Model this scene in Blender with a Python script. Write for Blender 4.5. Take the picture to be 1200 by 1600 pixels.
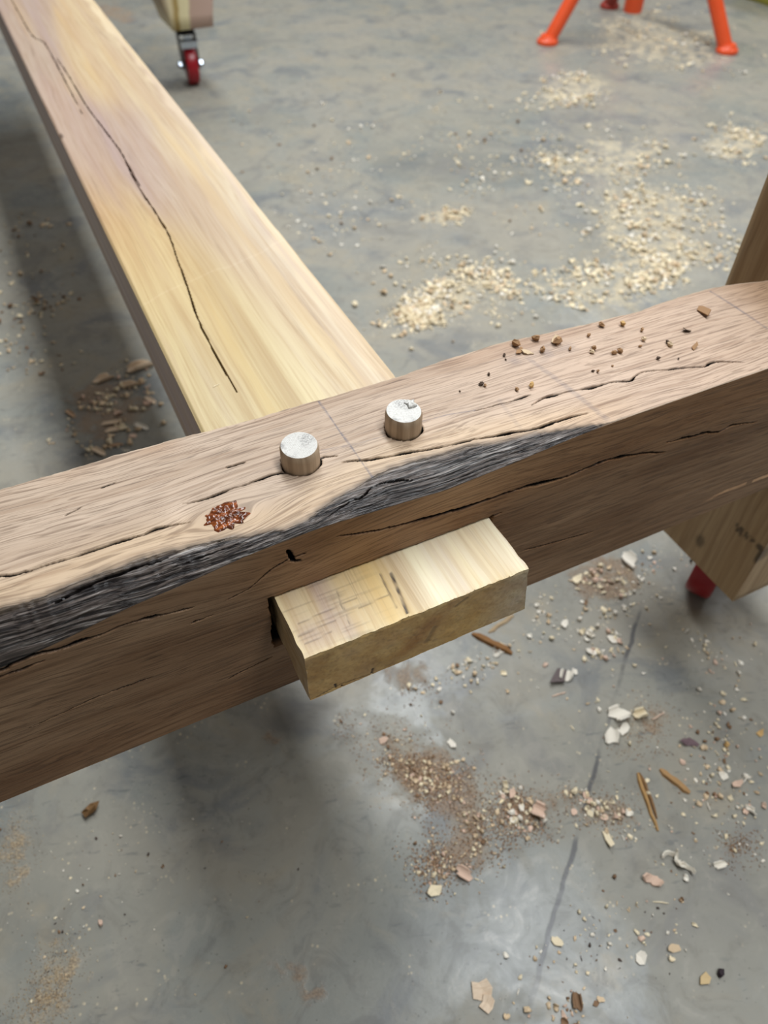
import bpy, math, random
import numpy as np
from mathutils import Matrix, Vector

for o in list(bpy.data.objects):
    bpy.data.objects.remove(o, do_unlink=True)
SC = bpy.context.scene
COL = SC.collection
random.seed(7)
RNG = np.random.default_rng(11)

# ------------------------------------------------------------------ camera
CAM_H = 0.7842
F_PX = 1167.13
CR = np.array((0.899597, -0.436604, 0.010076))     # camera right
CU = np.array((0.315581, 0.665839, 0.676067))      # camera up
CF = np.array((0.301883, 0.605008, -0.736771))     # camera forward
cam_d = bpy.data.cameras.new('camera')
cam = bpy.data.objects.new('camera', cam_d)
COL.objects.link(cam)
cam.matrix_world = Matrix(((CR[0], CU[0], -CF[0], 0), (CR[1], CU[1], -CF[1], 0), (CR[2], CU[2], -CF[2], CAM_H), (0, 0, 0, 1)))
cam_d.sensor_fit = 'AUTO'
cam_d.sensor_width = 36.0
cam_d.lens = 36.0 * F_PX / 1600.0
cam_d.clip_start = 0.02
cam_d.dof.use_dof = True
cam_d.dof.focus_distance = 0.435
cam_d.dof.aperture_fstop = 8.0
SC.camera = cam

# ------------------------------------------------------------------ light of the workshop
SC.view_settings.view_transform = 'Standard'
SC.view_settings.look = 'None'
SC.view_settings.gamma = 1.0
SC.view_settings.use_curve_mapping = False
SC.view_settings.exposure = 0.0
world = bpy.data.worlds.new('workshop_air')
SC.world = world
world.use_nodes = True
bg = world.node_tree.nodes['Background']
bg.inputs[0].default_value = (1.0, 0.98, 0.94, 1)
bg.inputs[1].default_value = 0.14


def strip_light(name, loc, sx, sy, power, col, target=None):
    d = bpy.data.lights.new(name, 'AREA')
    d.shape = 'RECTANGLE'
    d.size = sx
    d.size_y = sy
    d.energy = power
    d.color = col
    o = bpy.data.objects.new(name, d)
    COL.objects.link(o)
    o.location = loc
    return o


strip_light('ceiling_strip_lamp', (0.95, 1.5, 3.0), 0.55, 5.2, 176, (0.94, 0.975, 1.0))
strip_light('ceiling_strip_lamp', (3.9, 2.4, 3.1), 0.55, 4.2, 80, (0.97, 0.98, 1.0))


def at(px, py, z):
    d = CF * F_PX + CR * (px - 600) + CU * (800 - py)
    t = (z - CAM_H) / d[2]
    return np.array((d[0] * t, d[1] * t, z))


# ------------------------------------------------------------------ numeric helpers
def lin(c):
    return tuple(((v / 255) / 12.92 if v <= 10 else ((v / 255 + .055) / 1.055) ** 2.4) for v in c)


def _hash(ix, iy, iz):
    n = (ix.astype(np.int64) * 374761393 + iy.astype(np.int64) * 668265263 + iz.astype(np.int64) * 2147483647) & 0xffffffff
    n = ((n ^ (n >> 13)) * 1274126177) & 0xffffffff
    n = ((n ^ (n >> 16)) * 2246822519) & 0xffffffff
    return ((n ^ (n >> 15)) & 0xffffff) / float(0xffffff)


def vnoise(x, y, z=0.0):
    x, y, z = np.broadcast_arrays(np.asarray(x, float), np.asarray(y, float), np.asarray(z, float))
    ix, iy, iz = np.floor(x), np.floor(y), np.floor(z)
    fx, fy, fz = x - ix, y - iy, z - iz
    fx, fy, fz = [f * f * (3 - 2 * f) for f in (fx, fy, fz)]
    r = 0
    for a in (0, 1):
        for b in (0, 1):
            for c in (0, 1):
                w = (fx if a else 1 - fx) * (fy if b else 1 - fy) * (fz if c else 1 - fz)
                r = r + w * _hash(ix + a, iy + b, iz + c)
    return r * 2 - 1


def fbm(x, y, z=0.0, o=4):
    r, a = 0, 1.0
    for i in range(o):
        r = r + a * vnoise(x * 2 ** i + 17.3 * i, y * 2 ** i + 5.1 * i, z)
        a *= .5
    return r / 1.9


def sstep(a, b, x):
    t = np.clip((x - a) / (b - a), 0, 1)
    return t * t * (3 - 2 * t)


def pdist(x, y, pts):
    """distance of (x, y) to a polyline and the running parameter 0..1 along it"""
    best = np.full(x.shape, 1e9)
    par = np.zeros(x.shape)
    n = len(pts) - 1
    for i in range(n):
        (ax, ay), (bx, by) = pts[i], pts[i + 1]
        dx, dy = bx - ax, by - ay
        t = np.clip(((x - ax) * dx + (y - ay) * dy) / (dx * dx + dy * dy), 0, 1)
        d = np.hypot(x - ax - t * dx, y - ay - t * dy)
        m = d < best
        best[m] = d[m]
        par[m] = (i + t[m]) / n
    return best, par


def smooth_line(pts, k=5):
    P = [np.array(p, float) for p in pts]
    P = [2 * P[0] - P[1]] + P + [2 * P[-1] - P[-2]]
    out = []
    for i in range(1, len(P) - 2):
        for j in range(k):
            t = j / k
            a, b, c, d = P[i - 1:i + 3]
            out.append(tuple(.5 * (2 * b + (c - a) * t + (2 * a - 5 * b + 4 * c - d) * t * t + (3 * b - a - 3 * c + d) * t ** 3)))
    return out + [tuple(P[-2])]


def crack_mask(x, y, pts, w, seed, rag=.00035):
    """1 inside a hairline split that tapers to both ends"""
    out = np.zeros(x.shape)
    P = np.array(pts)
    sel = (x > P[:, 0].min() - .006) & (x < P[:, 0].max() + .006) & (y > P[:, 1].min() - .008) & (y < P[:, 1].max() + .008)
    if not sel.any():
        return out
    xs, ys = x[sel], y[sel]
    if len(pts) > 2:
        pts = smooth_line(pts)
    ys = ys + rag * vnoise(xs * 320, ys * 0 + seed) + rag * 1.6 * vnoise(xs * 90, ys * 0 + seed + 9)
    d, p = pdist(xs, ys, pts)
    ww = w * np.clip(np.minimum(p, 1 - p) * 9, .0, 1) ** .6 * (.72 + .5 * vnoise(xs * 110, xs * 0 + seed * 3.1))
    out[sel] = 1 - sstep(.65, 1.10, d / np.maximum(ww * 1.12, 1e-5))
    return out


def new_mesh(name, V, Fs, mats=(), smooth=False, attrs=None, midx=None):
    me = bpy.data.meshes.new(name)
    V = np.asarray(V, np.float32)
    if isinstance(Fs, np.ndarray):
        k = Fs.shape[1]
        me.vertices.add(len(V))
        me.vertices.foreach_set('co', V.ravel())
        me.loops.add(Fs.size)
        me.loops.foreach_set('vertex_index', Fs.astype(np.int32).ravel())
        me.polygons.add(len(Fs))
        me.polygons.foreach_set('loop_start', np.arange(0, Fs.size, k, dtype=np.int32))
        me.update(calc_edges=True)
    else:
        me.from_pydata([tuple(map(float, v)) for v in V], [], [tuple(map(int, f)) for f in Fs])
    for m in mats:
        me.materials.append(m)
    if midx is not None:
        me.polygons.foreach_set('material_index', np.asarray(midx, np.int32))
    if smooth:
        me.polygons.foreach_set('use_smooth', np.ones(len(me.polygons), bool))
    for k, a in (attrs or {}).items():
        a = np.asarray(a, np.float32)
        if a.ndim == 1:
            me.attributes.new(k, 'FLOAT', 'POINT').data.foreach_set('value', a)
        elif k == 'col':
            c = np.ones((len(a), 4), np.float32)
            c[:, :3] = a
            me.attributes.new(k, 'FLOAT_COLOR', 'POINT').data.foreach_set('color', c.ravel())
        else:
            me.attributes.new(k, 'FLOAT_VECTOR', 'POINT').data.foreach_set('vector', a.ravel())
    me.update()
    return me


def link(name, me, parent=None, loc=None):
    o = bpy.data.objects.new(name, me)
    COL.objects.link(o)
    if parent is not None:
        o.parent = parent
    if loc is not None:
        o.location = loc
    return o


def tag(o, label, cat=None, group=None, kind=None):
    if label:
        o['label'] = label
    if cat:
        o['category'] = cat
    if group:
        o['group'] = group
    if kind:
        o['kind'] = kind
    return o


def grid_faces(nu, nv):
    i = np.arange(nu * nv).reshape(nu, nv)
    return np.stack([i[:-1, :-1], i[1:, :-1], i[1:, 1:], i[:-1, 1:]], -1).reshape(-1, 4)


class MB:
    """collects simple solids into one mesh"""
    def __init__(s):
        s.v, s.f = [], []

    def add(s, V, Fs):
        n = len(s.v)
        s.v += [tuple(p) for p in V]
        s.f += [tuple(i + n for i in f) for f in Fs]

    def box(s, c, d, rz=0.0, bev=0.0):
        cx, cy, cz = c
        hx, hy, hz = d[0] / 2, d[1] / 2, d[2] / 2
        b = min(bev, hx * .9, hy * .9, hz * .9)
        V = []
        if b <= 0:
            V = [(sx * hx, sy * hy, sz * hz) for sz in (-1, 1) for sx, sy in ((-1, -1), (1, -1), (1, 1), (-1, 1))]
            Fs = [(0, 3, 2, 1), (4, 5, 6, 7)] + [(i, (i + 1) % 4, (i + 1) % 4 + 4, i + 4) for i in range(4)]
        else:
            rings = [(-hz, b), (-hz + b, 0), (hz - b, 0), (hz, b)]
            for z, ins in rings:
                X, Y = hx - ins, hy - ins
                k = b * .6 if ins == 0 else b * .4
                V += [(-X + k, -Y, z), (X - k, -Y, z), (X, -Y + k, z), (X, Y - k, z), (X - k, Y, z), (-X + k, Y, z), (-X, Y - k, z), (-X, -Y + k, z)]
            Fs = [tuple(reversed(range(8))), tuple(range(24, 32))]
            for r in range(3):
                Fs += [(r * 8 + i, r * 8 + (i + 1) % 8, r * 8 + 8 + (i + 1) % 8, r * 8 + 8 + i) for i in range(8)]
        ca, sa = math.cos(rz), math.sin(rz)
        s.add([(cx + x * ca - y * sa, cy + x * sa + y * ca, cz + z) for x, y, z in V], Fs)

    def lathe(s, prof, c=(0, 0, 0), axis='Z', n=24, closed=False):
        """prof: (radius, height) pairs"""
        V, Fs = [], []
        for r, h in prof:
            for k in range(n):
                a = 2 * math.pi * k / n
                p = (r * math.cos(a), r * math.sin(a), h)
                if axis == 'X':
                    p = (p[2], p[0], p[1])
                if axis == 'Y':
                    p = (p[1], p[2], p[0])
                V.append((p[0] + c[0], p[1] + c[1], p[2] + c[2]))
        m = len(prof)
        for i in range(m if closed else m - 1):
            j = (i + 1) % m
            for k in range(n):
                Fs.append((i * n + k, i * n + (k + 1) % n, j * n + (k + 1) % n, j * n + k))
        if not closed:
            Fs.append(tuple(reversed(range(n))))
            Fs.append(tuple(range((m - 1) * n, m * n)))
        s.add(V, Fs)

    def tube(s, a, b, r0, r1, n=20):
        a, b = Vector(a), Vector(b)
        d = (b - a).normalized()
        u = d.orthogonal().normalized()
        w = d.cross(u)
        V = []
        for p, r in ((a, r0), (b, r1)):
            V += [tuple(p + u * (r * math.cos(2 * math.pi * k / n)) + w * (r * math.sin(2 * math.pi * k / n))) for k in range(n)]
        s.add(V, [(k, (k + 1) % n, n + (k + 1) % n, n + k) for k in range(n)] + [tuple(reversed(range(n))), tuple(range(n, 2 * n))])

    def mesh(s, name, mat, smooth=False):
        me = new_mesh(name, s.v, s.f, (mat,))
        if smooth:
            import bmesh
            bm = bmesh.new()
            bm.from_mesh(me)
            bmesh.ops.recalc_face_normals(bm, faces=bm.faces)
            for f in bm.faces:
                f.smooth = len(f.verts) == 4
            for e in bm.edges:
                if len(e.link_faces) == 2 and e.calc_face_angle(0) > .6:
                    e.smooth = False
            bm.to_mesh(me)
            bm.free()
        return me

    def obj(s, name, mat, parent=None, smooth=False):
        return link(name, s.mesh(name, mat, smooth), parent)


# ------------------------------------------------------------------ material helpers
class NT:
    def __init__(s, name):
        s.m = bpy.data.materials.new(name)
        s.m.use_nodes = True
        s.t = s.m.node_tree
        s.b = s.t.nodes['Principled BSDF']

    def n(s, typ, ins=None, **kw):
        nd = s.t.nodes.new(typ)
        for k, v in kw.items():
            setattr(nd, k, v)
        for k, v in (ins or {}).items():
            s.put(nd.inputs[k], v)
        return nd

    def put(s, sock, v):
        if isinstance(v, bpy.types.NodeSocket):
            s.t.links.new(v, sock)
        elif isinstance(v, (tuple, list)) and len(v) == 3 and sock.type == 'RGBA':
            sock.default_value = (*v, 1)
        else:
            sock.default_value = v

    def attr(s, name, out='Fac'):
        return s.n('ShaderNodeAttribute', attribute_name=name).outputs[out]

    def obj(s):
        return s.n('ShaderNodeTexCoord').outputs['Object']

    def scale(s, vec, sc, off=(0, 0, 0)):
        return s.n('ShaderNodeMapping', {0: vec, 'Location': off, 'Scale': sc}).outputs[0]

    def noise(s, vec, scale=1.0, detail=3.0, rough=.55, dist=0.0, out=0):
        return s.n('ShaderNodeTexNoise', {'Vector': vec, 'Scale': scale, 'Detail': detail, 'Roughness': rough, 'Distortion': dist}).outputs[out]

    def math(s, op, a, b=0.0, c=0.0, clamp=False):
        nd = s.n('ShaderNodeMath', operation=op, use_clamp=clamp)
        for i, v in enumerate((a, b, c)):
            s.put(nd.inputs[i], v)
        return nd.outputs[0]

    def step(s, v, lo, hi, a=0.0, b=1.0):
        return s.n('ShaderNodeMapRange', {0: v, 1: lo, 2: hi, 3: a, 4: b}, interpolation_type='SMOOTHSTEP').outputs[0]

    def mix(s, f, a, b, mode='MIX'):
        nd = s.n('ShaderNodeMix', data_type='RGBA', blend_type=mode)
        s.put(nd.inputs[0], f)
        s.put(nd.inputs[6], a)
        s.put(nd.inputs[7], b)
        return nd.outputs[2]

    def ramp(s, v, stops):
        nd = s.n('ShaderNodeValToRGB', {0: v})
        e = nd.color_ramp.elements
        while len(e) < len(stops):
            e.new(.5)
        for q, (p, c) in zip(e, stops):
            q.position = p
            q.color = (*c, 1)
        return nd.outputs[0]

    def bump(s, h, strength, dist, nrm=None):
        nd = s.n('ShaderNodeBump', {'Height': h, 'Strength': strength, 'Distance': dist})
        if nrm is not None:
            s.put(nd.inputs['Normal'], nrm)
        return nd.outputs[0]

    def done(s, col=None, rough=None, nrm=None, metal=None, spec=None, coat=None):
        b = s.b.inputs
        for k, v in (('Base Color', col), ('Roughness', rough), ('Normal', nrm), ('Metallic', metal), ('Specular IOR Level', spec), ('Coat Weight', coat)):
            if v is not None:
                s.put(b[k], v)
        return s.m


def plain(name, c, rough=.5, metal=0.0, wear=.12, scale=40, spec=None):
    t = NT(name)
    n = t.noise(t.obj(), scale, 4)
    col = t.mix(n, tuple(v * (1 - wear) for v in lin(c)), tuple(min(1, v * (1 + wear)) for v in lin(c)))
    return t.done(col, t.step(n, .3, .7, rough * .85, rough * 1.15), t.bump(n, .15, .001), metal, spec)


# oak of the beam: coordinates 'gc' carry the wandering grain
def mat_oak(name, light, dark, wane_part=True):
    t = NT(name)
    g = t.attr('gc', 'Vector')
    warp = t.noise(t.scale(g, (7, 26, 26)), 1, 3)
    gw = t.n('ShaderNodeVectorMath', {0: g, 1: t.n('ShaderNodeCombineXYZ', {1: t.math('MULTIPLY', warp, .012), 2: t.math('MULTIPLY', warp, .012)}).outputs[0]}, operation='ADD').outputs[0]
    bands = t.noise(t.scale(gw, (4.5, 330, 330)), 1, 4, .66)
    pores = t.noise(t.scale(gw, (26, 1000, 1000)), 1, 2, .6)
    flecks = t.noise(t.scale(gw, (20, 620, 620), (3, 1, 7)), 1, 3, .6)
    tone = t.noise(t.scale(g, (5, 22, 22)), 1, 3)
    c = t.ramp(bands, [(.26, lin(dark)), (.47, lin(light)), (.62, tuple(v * 1.12 for v in lin(light))), (.78, tuple(a * .55 + b * .45 for a, b in zip(lin(light), lin(dark))))])
    c = t.mix(t.step(tone, .38, .72, 0, .45), c, tuple(a * b for a, b in zip(lin(light), (.80, .73, .66))), 'MIX')
    c = t.mix(t.step(pores, .48, .66, 0, .62), c, tuple(v * .60 for v in lin(dark)))
    c = t.mix(t.step(flecks, .58, .70, 0, .55), c, tuple(v * .42 for v in lin(dark)))
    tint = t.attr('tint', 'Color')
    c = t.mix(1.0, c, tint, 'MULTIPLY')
    rough = t.step(bands, .3, .7, .62, .5)
    h = t.math('ADD', t.math('MULTIPLY', bands, .5), t.math('MULTIPLY', pores, -.6))
    nrm = t.bump(h, .35, .0008)
    if wane_part:
        w = t.attr('wane')
        wn = t.noise(t.scale(g, (60, 420, 420)), 1, 4)
        wsum = t.math('ADD', w, t.math('MULTIPLY', t.math('SUBTRACT', wn, .5), .60))
        ww = t.step(wsum, .22, .78)
        fib = t.noise(t.scale(gw, (18, 760, 760)), 1, 3, .65)
        fib2 = t.noise(t.scale(gw, (11, 210, 210), (4, 4, 4)), 1, 4, .7)
        wc = t.ramp(fib2, [(.28, lin((30, 26, 28))), (.43, lin((70, 62, 58))), (.56, lin((106, 96, 90))), (.70, lin((182, 177, 173)))])
        wc = t.mix(t.step(fib, .45, .56, 0, .9), wc, lin((20, 16, 17)))
        c = t.mix(ww, c, wc)
        edge = t.math('MULTIPLY', t.step(w, .18, .42), t.step(w, .75, .5))
        c = t.mix(t.math('MULTIPLY', edge, .35), c, lin((96, 78, 55)))
        hw = t.math('ADD', t.math('MULTIPLY', fib, -.8), fib2)
        nrm = t.bump(t.math('MULTIPLY', hw, ww), .9, .0022, nrm)
        rough = t.math('SUBTRACT', rough, t.math('MULTIPLY', ww, .22))
    cr = t.attr('crack')
    c = t.mix(t.step(cr, .03, .22), c, lin((12, 8, 7)))
    c = t.mix(t.attr('pencil'), c, lin((70, 76, 96)))
    return t.done(c, rough, nrm, spec=.38)


M_OAK = mat_oak('oak_sawn', (192, 172, 151), (150, 124, 102))


def mat_maple(name, endgrain=False):
    t = NT(name)
    g = t.attr('gc', 'Vector')
    warp = t.noise(t.scale(g, (9, 1.6, 9)), 1, 3)
    gw = t.n('ShaderNodeVectorMath', {0: g, 1: t.n('ShaderNodeCombineXYZ', {0: t.math('MULTIPLY', warp, .034), 2: t.math('MULTIPLY', warp, .02)}).outputs[0]}, operation='ADD').outputs[0]
    base = t.attr('col', 'Color')
    st = t.noise(t.scale(gw, (62, 1.7, 62)), 1, 5, .62)
    st2 = t.noise(t.scale(gw, (380, 6, 380), (2, 5, 1)), 1, 4, .62)
    st3 = t.noise(t.scale(gw, (130, 3.2, 130), (9, 5, 1)), 1, 5, .72)
    st4 = t.noise(t.scale(gw, (40, 1.1, 40), (5, 2, 8)), 1, 3, .6)
    c = t.mix(t.step(st, .36, .66, 0, .75), base, t.mix(1.0, base, (.80, .70, .66), 'MULTIPLY'))
    c = t.mix(t.step(st, .40, .24, 0, .6), c, t.mix(1.0, base, (1.12, 1.16, 1.16), 'MULTIPLY'))
    c = t.mix(t.step(st2, .46, .66, 0, .5), c, t.mix(1.0, base, (.72, .60, .48), 'MULTIPLY'))
    c = t.mix(t.step(st4, .50, .66, 0, .6), c, t.mix(1.0, base, (.84, .80, .94), 'MULTIPLY'))
    c = t.mix(t.step(st4, .46, .32, 0, .5), c, t.mix(1.0, base, (1.02, .92, .70), 'MULTIPLY'))
    c = t.mix(t.step(st3, .55, .72, 0, .6), c, t.mix(1.0, base, (.55, .47, .42), 'MULTIPLY'))
    c = t.mix(t.attr('crack'), c, lin((70, 50, 38)))
    c = t.mix(t.attr('scratch'), c, lin((60, 50, 45)))
    h = t.math('ADD', st2, t.math('MULTIPLY', t.noise(t.scale(g, (500, 60, 500)), 1, 2), .4))
    return t.done(c, t.step(st, .3, .7, .42, .56), t.bump(h, .22, .0006), spec=.4)


M_MAPLE = mat_maple('spalted_plank')


def mat_post(name, light, dark):
    t = NT(name)
    o = t.obj()
    warp = t.noise(t.scale(o, (14, 14, 3)), 1, 3)
    ow = t.n('ShaderNodeVectorMath', {0: o, 1: t.n('ShaderNodeCombineXYZ', {0: t.math('MULTIPLY', warp, .02), 1: t.math('MULTIPLY', warp, .02)}).outputs[0]}, operation='ADD').outputs[0]
    b = t.noise(t.scale(ow, (150, 150, 4)), 1, 4, .6)
    p = t.noise(t.scale(ow, (520, 520, 14)), 1, 2)
    big = t.noise(t.scale(o, (12, 12, 5)), 1, 3)
    c = t.ramp(b, [(.28, lin(dark)), (.55, lin(light)), (.8, tuple(v * 1.1 for v in lin(light)))])
    c = t.mix(t.step(p, .52, .72, 0, .4), c, tuple(v * .6 for v in lin(dark)))
    c = t.mix(t.step(big, .4, .7, 0, .5), c, tuple(a * q for a, q in zip(lin(light), (.86, .76, .6))))
    c = t.mix(t.attr('stain'), c, lin((34, 26, 22)))
    return t.done(c, .55, t.bump(t.math('SUBTRACT', b, p), .3, .0008), spec=.35)


M_POST = mat_post('post_oak', (188, 160, 124), (152, 122, 90))


def mat_floor():
    t = NT('concrete_floor')
    o = t.obj()
    big = t.noise(o, 2.2, 4, .55, .6)
    mid = t.noise(t.scale(o, (1, 1, 1), (5, 2, 0)), 9, 5, .62, .8)
    sml = t.noise(o, 70, 5, .65)
    c = t.ramp(big, [(.28, lin((112, 116, 114))), (.44, lin((137, 138, 131))), (.58, lin((148, 145, 135))), (.76, lin((124, 129, 131)))])
    c = t.mix(t.step(mid, .50, .66, 0, .7), c, lin((112, 115, 117)))
    c = t.mix(t.step(mid, .46, .30, 0, .6), c, lin((156, 147, 128)))
    mot = t.noise(t.scale(o, (1, 1, 1), (1, 8, 0)), 24, 6, .7, 1.2)
    c = t.mix(t.step(mot, .50, .68, 0, .45), c, lin((98, 97, 94)))
    c = t.mix(t.step(mot, .46, .32, 0, .35), c, lin((164, 160, 150)))
    film = t.step(t.noise(t.scale(o, (1, 1, 1), (7, 4, 0)), 4.5, 6, .66, .9), .42, .56)
    c = t.mix(t.math('MULTIPLY', film, .30), c, lin((142, 132, 112)))
    c = t.mix(t.step(sml, .55, .75, 0, .25), c, lin((98, 96, 92)))
    # trowel scuffs: short dark strokes
    sc = t.noise(t.scale(t.n('ShaderNodeMapping', {0: o, 'Rotation': (0, 0, .35)}).outputs[0], (38, 150, 1)), 1, 3, .6, .4)
    scm = t.math('MULTIPLY', t.step(sc, .60, .70), t.step(t.noise(t.scale(o, (1, 1, 1), (3, 9, 0)), 5.5, 2), .46, .62))
    c = t.mix(t.math('MULTIPLY', scm, .55), c, lin((84, 88, 90)))
    # pits and pale specks of dust trodden in
    vo = t.n('ShaderNodeTexVoronoi', {'Vector': o, 'Scale': 210.0, 'Randomness': 1.0}).outputs[0]
    pit = t.math('MULTIPLY', t.step(vo, .20, .10), t.step(t.noise(o, 60, 2), .54, .62))
    c = t.mix(t.math('MULTIPLY', pit, .6), c, lin((72, 68, 64)))
    vo2 = t.n('ShaderNodeTexVoronoi', {'Vector': t.scale(o, (1, 1, 1), (.3, .7, 0)), 'Scale': 150.0, 'Randomness': 1.0}).outputs[0]
    pale = t.attr('pale')
    speck = t.math('MULTIPLY', t.step(vo2, .26, .14), t.step(t.math('ADD', t.noise(t.scale(o, (1, 1, 1), (8, 1, 0)), 26, 3), t.math('MULTIPLY', pale, .35)), .56, .68))
    c = t.mix(t.math('MULTIPLY', speck, .8), c, lin((205, 190, 160)))
    # drifts of dust: brown and cream
    br = t.attr('brown')
    dn = t.noise(t.scale(o, (1, 1, 1), (2, 7, 0)), 26, 6, .72, .6)
    dust = t.step(t.math('ADD', t.math('MULTIPLY', br, .36), dn), .70, .92)
    fine = t.noise(o, 420, 2)
    dc = t.mix(t.step(fine, .4, .62), lin((128, 104, 82)), lin((164, 138, 112)))
    c = t.mix(t.math('MULTIPLY', dust, .65), c, dc)
    dn2 = t.noise(t.scale(o, (1, 1, 1), (4, 3, 0)), 30, 5, .7, .4)
    dust2 = t.step(t.math('ADD', t.math('MULTIPLY', pale, .30), dn2), .70, .90)
    dc2 = t.mix(t.step(fine, .4, .62), lin((176, 160, 130)), lin((216, 203, 174)))
    c = t.mix(t.math('MULTIPLY', dust2, .7), c, dc2)
    sand = t.attr('sand')
    dn3 = t.noise(t.scale(o, (1, 1, 1), (1, 6, 0)), 60, 5, .7)
    d3 = t.step(t.math('ADD', t.math('MULTIPLY', sand, .26), dn3), .66, .86)
    c = t.mix(t.math('MULTIPLY', d3, .6), c, t.mix(t.step(fine, .42, .6), lin((134, 112, 84)), lin((190, 166, 128))))
    # dark stain on the slab
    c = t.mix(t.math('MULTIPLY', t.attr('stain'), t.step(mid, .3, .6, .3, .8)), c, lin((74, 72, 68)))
    # the straight hairline joint in the slab, broken where it is filled with dust
    ax, ay, bx, by = .5446, .3536, .1826, .0570
    L = math.hypot(bx - ax, by - ay)
    ux, uy = (bx - ax) / L, (by - ay) / L
    wob = t.noise(o, 24, 3)
    sep = t.n('ShaderNodeSeparateXYZ', {0: o})
    X, Y = sep.outputs[0], sep.outputs[1]
    dd = t.math('ADD', t.math('MULTIPLY', t.math('SUBTRACT', X, ax), -uy), t.math('MULTIPLY', t.math('SUBTRACT', Y, ay), ux))
    dd = t.math('ABSOLUTE', t.math('ADD', dd, t.math('MULTIPLY', t.math('SUBTRACT', wob, .5), .010)))
    al = t.math('ADD', t.math('MULTIPLY', t.math('SUBTRACT', X, ax), ux), t.math('MULTIPLY', t.math('SUBTRACT', Y, ay), uy))
    seg = t.step(t.noise(o, 14, 2), .40, .50, .15, 1)
    jm = t.math('MULTIPLY', t.math('MULTIPLY', t.step(dd, .0034, .0012), seg), t.math('MULTIPLY', t.step(al, -.02, 0.02), t.step(al, L + .03, L - .05)))
    c = t.mix(t.math('MULTIPLY', jm, .75), c, lin((60, 60, 66)))
    loose = t.math('MAXIMUM', t.math('MAXIMUM', dust, dust2), d3)
    rough = t.math('ADD', t.math('ADD', t.step(mot, .3, .7, .24, .34), t.math('MULTIPLY', film, .20)), t.math('MULTIPLY', loose, .4), clamp=True)
    h = t.math('ADD', t.math('MULTIPLY', sml, .25), t.math('MULTIPLY', loose, t.math('MULTIPLY', fine, 2.0)))
    h = t.math('SUBTRACT', h, t.math('MULTIPLY', jm, .12))
    return t.done(c, rough, t.bump(h, .35, .0018), spec=.36)


M_FLOOR = mat_floor()

t = NT('loose_wood')
cc = t.attr('col', 'Color')
nz = t.noise(t.scale(t.obj(), (120, 900, 300)), 1, 3)
M_CHIP = t.done(t.mix(t.step(nz, .35, .7, 0, .5), cc, t.mix(1.0, cc, (.72, .62, .52), 'MULTIPLY')), .7, t.bump(nz, .3, .0005), spec=.3)

t = NT('glossy_resin')
o_ = t.obj()
n1 = t.noise(t.scale(o_, (130, 260, 200)), 1, 4, .65, .8)
M_RESIN = t.done(t.ramp(n1, [(.30, lin((40, 18, 10))), (.50, lin((104, 52, 26))), (.64, lin((156, 84, 36))), (.8, lin((110, 62, 42)))]), .12, t.bump(n1, .35, .0008), spec=.5)

t = NT('peg_side')
o_ = t.obj()
b_ = t.noise(t.scale(o_, (260, 260, 10)), 1, 3)
M_PEG = t.done(t.ramp(b_, [(.3, lin((150, 128, 104))), (.6, lin((188, 166, 140)))]), .55, t.bump(b_, .3, .0005), spec=.35)
t = NT('peg_end_grain')
o_ = t.obj()
sm_ = t.step(t.n('ShaderNodeVectorMath', {0: o_, 1: (.006, .001, .018)}, operation='DISTANCE').outputs['Value'], .0065, .002)
r_ = t.n('ShaderNodeTexWave', {'Vector': o_, 'Scale': 420.0, 'Distortion': 3.0, 'Detail': 2.0}, wave_type='BANDS').outputs[1]
s_ = t.noise(o_, 900, 2)
d_ = t.step(t.noise(t.scale(o_, (1, 1, 1), (.004, .002, 0)), 110, 3), .50, .68)
c_ = t.mix(t.step(r_, .3, .8, 0, .22), lin((206, 204, 198)), lin((160, 150, 138)))
c_ = t.mix(t.step(s_, .5, .7, 0, .4), c_, lin((150, 142, 132)))
c_ = t.mix(t.math('MULTIPLY', t.math('MAXIMUM', d_, t.math('MULTIPLY', sm_, t.step(s_, .35, .6))), .55), c_, lin((92, 88, 88)))
M_PEGTOP = t.done(c_, .36, t.bump(t.math('ADD', r_, s_), .25, .0004), spec=.55)

M_RED = plain('red_polyurethane', (150, 8, 26), .32, 0, .1, 30, .5)
M_BLACK = plain('black_enamel', (30, 31, 34), .38, 0, .1, 60)
M_ZINC = plain('zinc_plated_steel', (190, 200, 214), .24, 1.0, .06, 50)
M_ORANGE = plain('orange_powder_coat', (226, 82, 34), .42, 0, .08, 18)
M_RED_SHADE = plain('shaded_red_paint', (150, 44, 30), .5, 0, .12, 25)  # back leg's paint, darkened to carry the shade on it
M_OLIVE = plain('olive_plastic', (140, 136, 48), .5, 0, .08, 20)

# ------------------------------------------------------------------ floor
def ell(px, py, rx, ry, ang=0.0):
    return (px, py, rx, ry, ang)


def to_px(X, Y, Z=0.0):
    d = np.stack([X, Y, Z + 0 * X - CAM_H], -1)
    w = d @ CF
    w = np.where(w < .05, .05, w)
    return 600 + F_PX * (d @ CR) / w, 800 - F_PX * (d @ CU) / w


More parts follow.
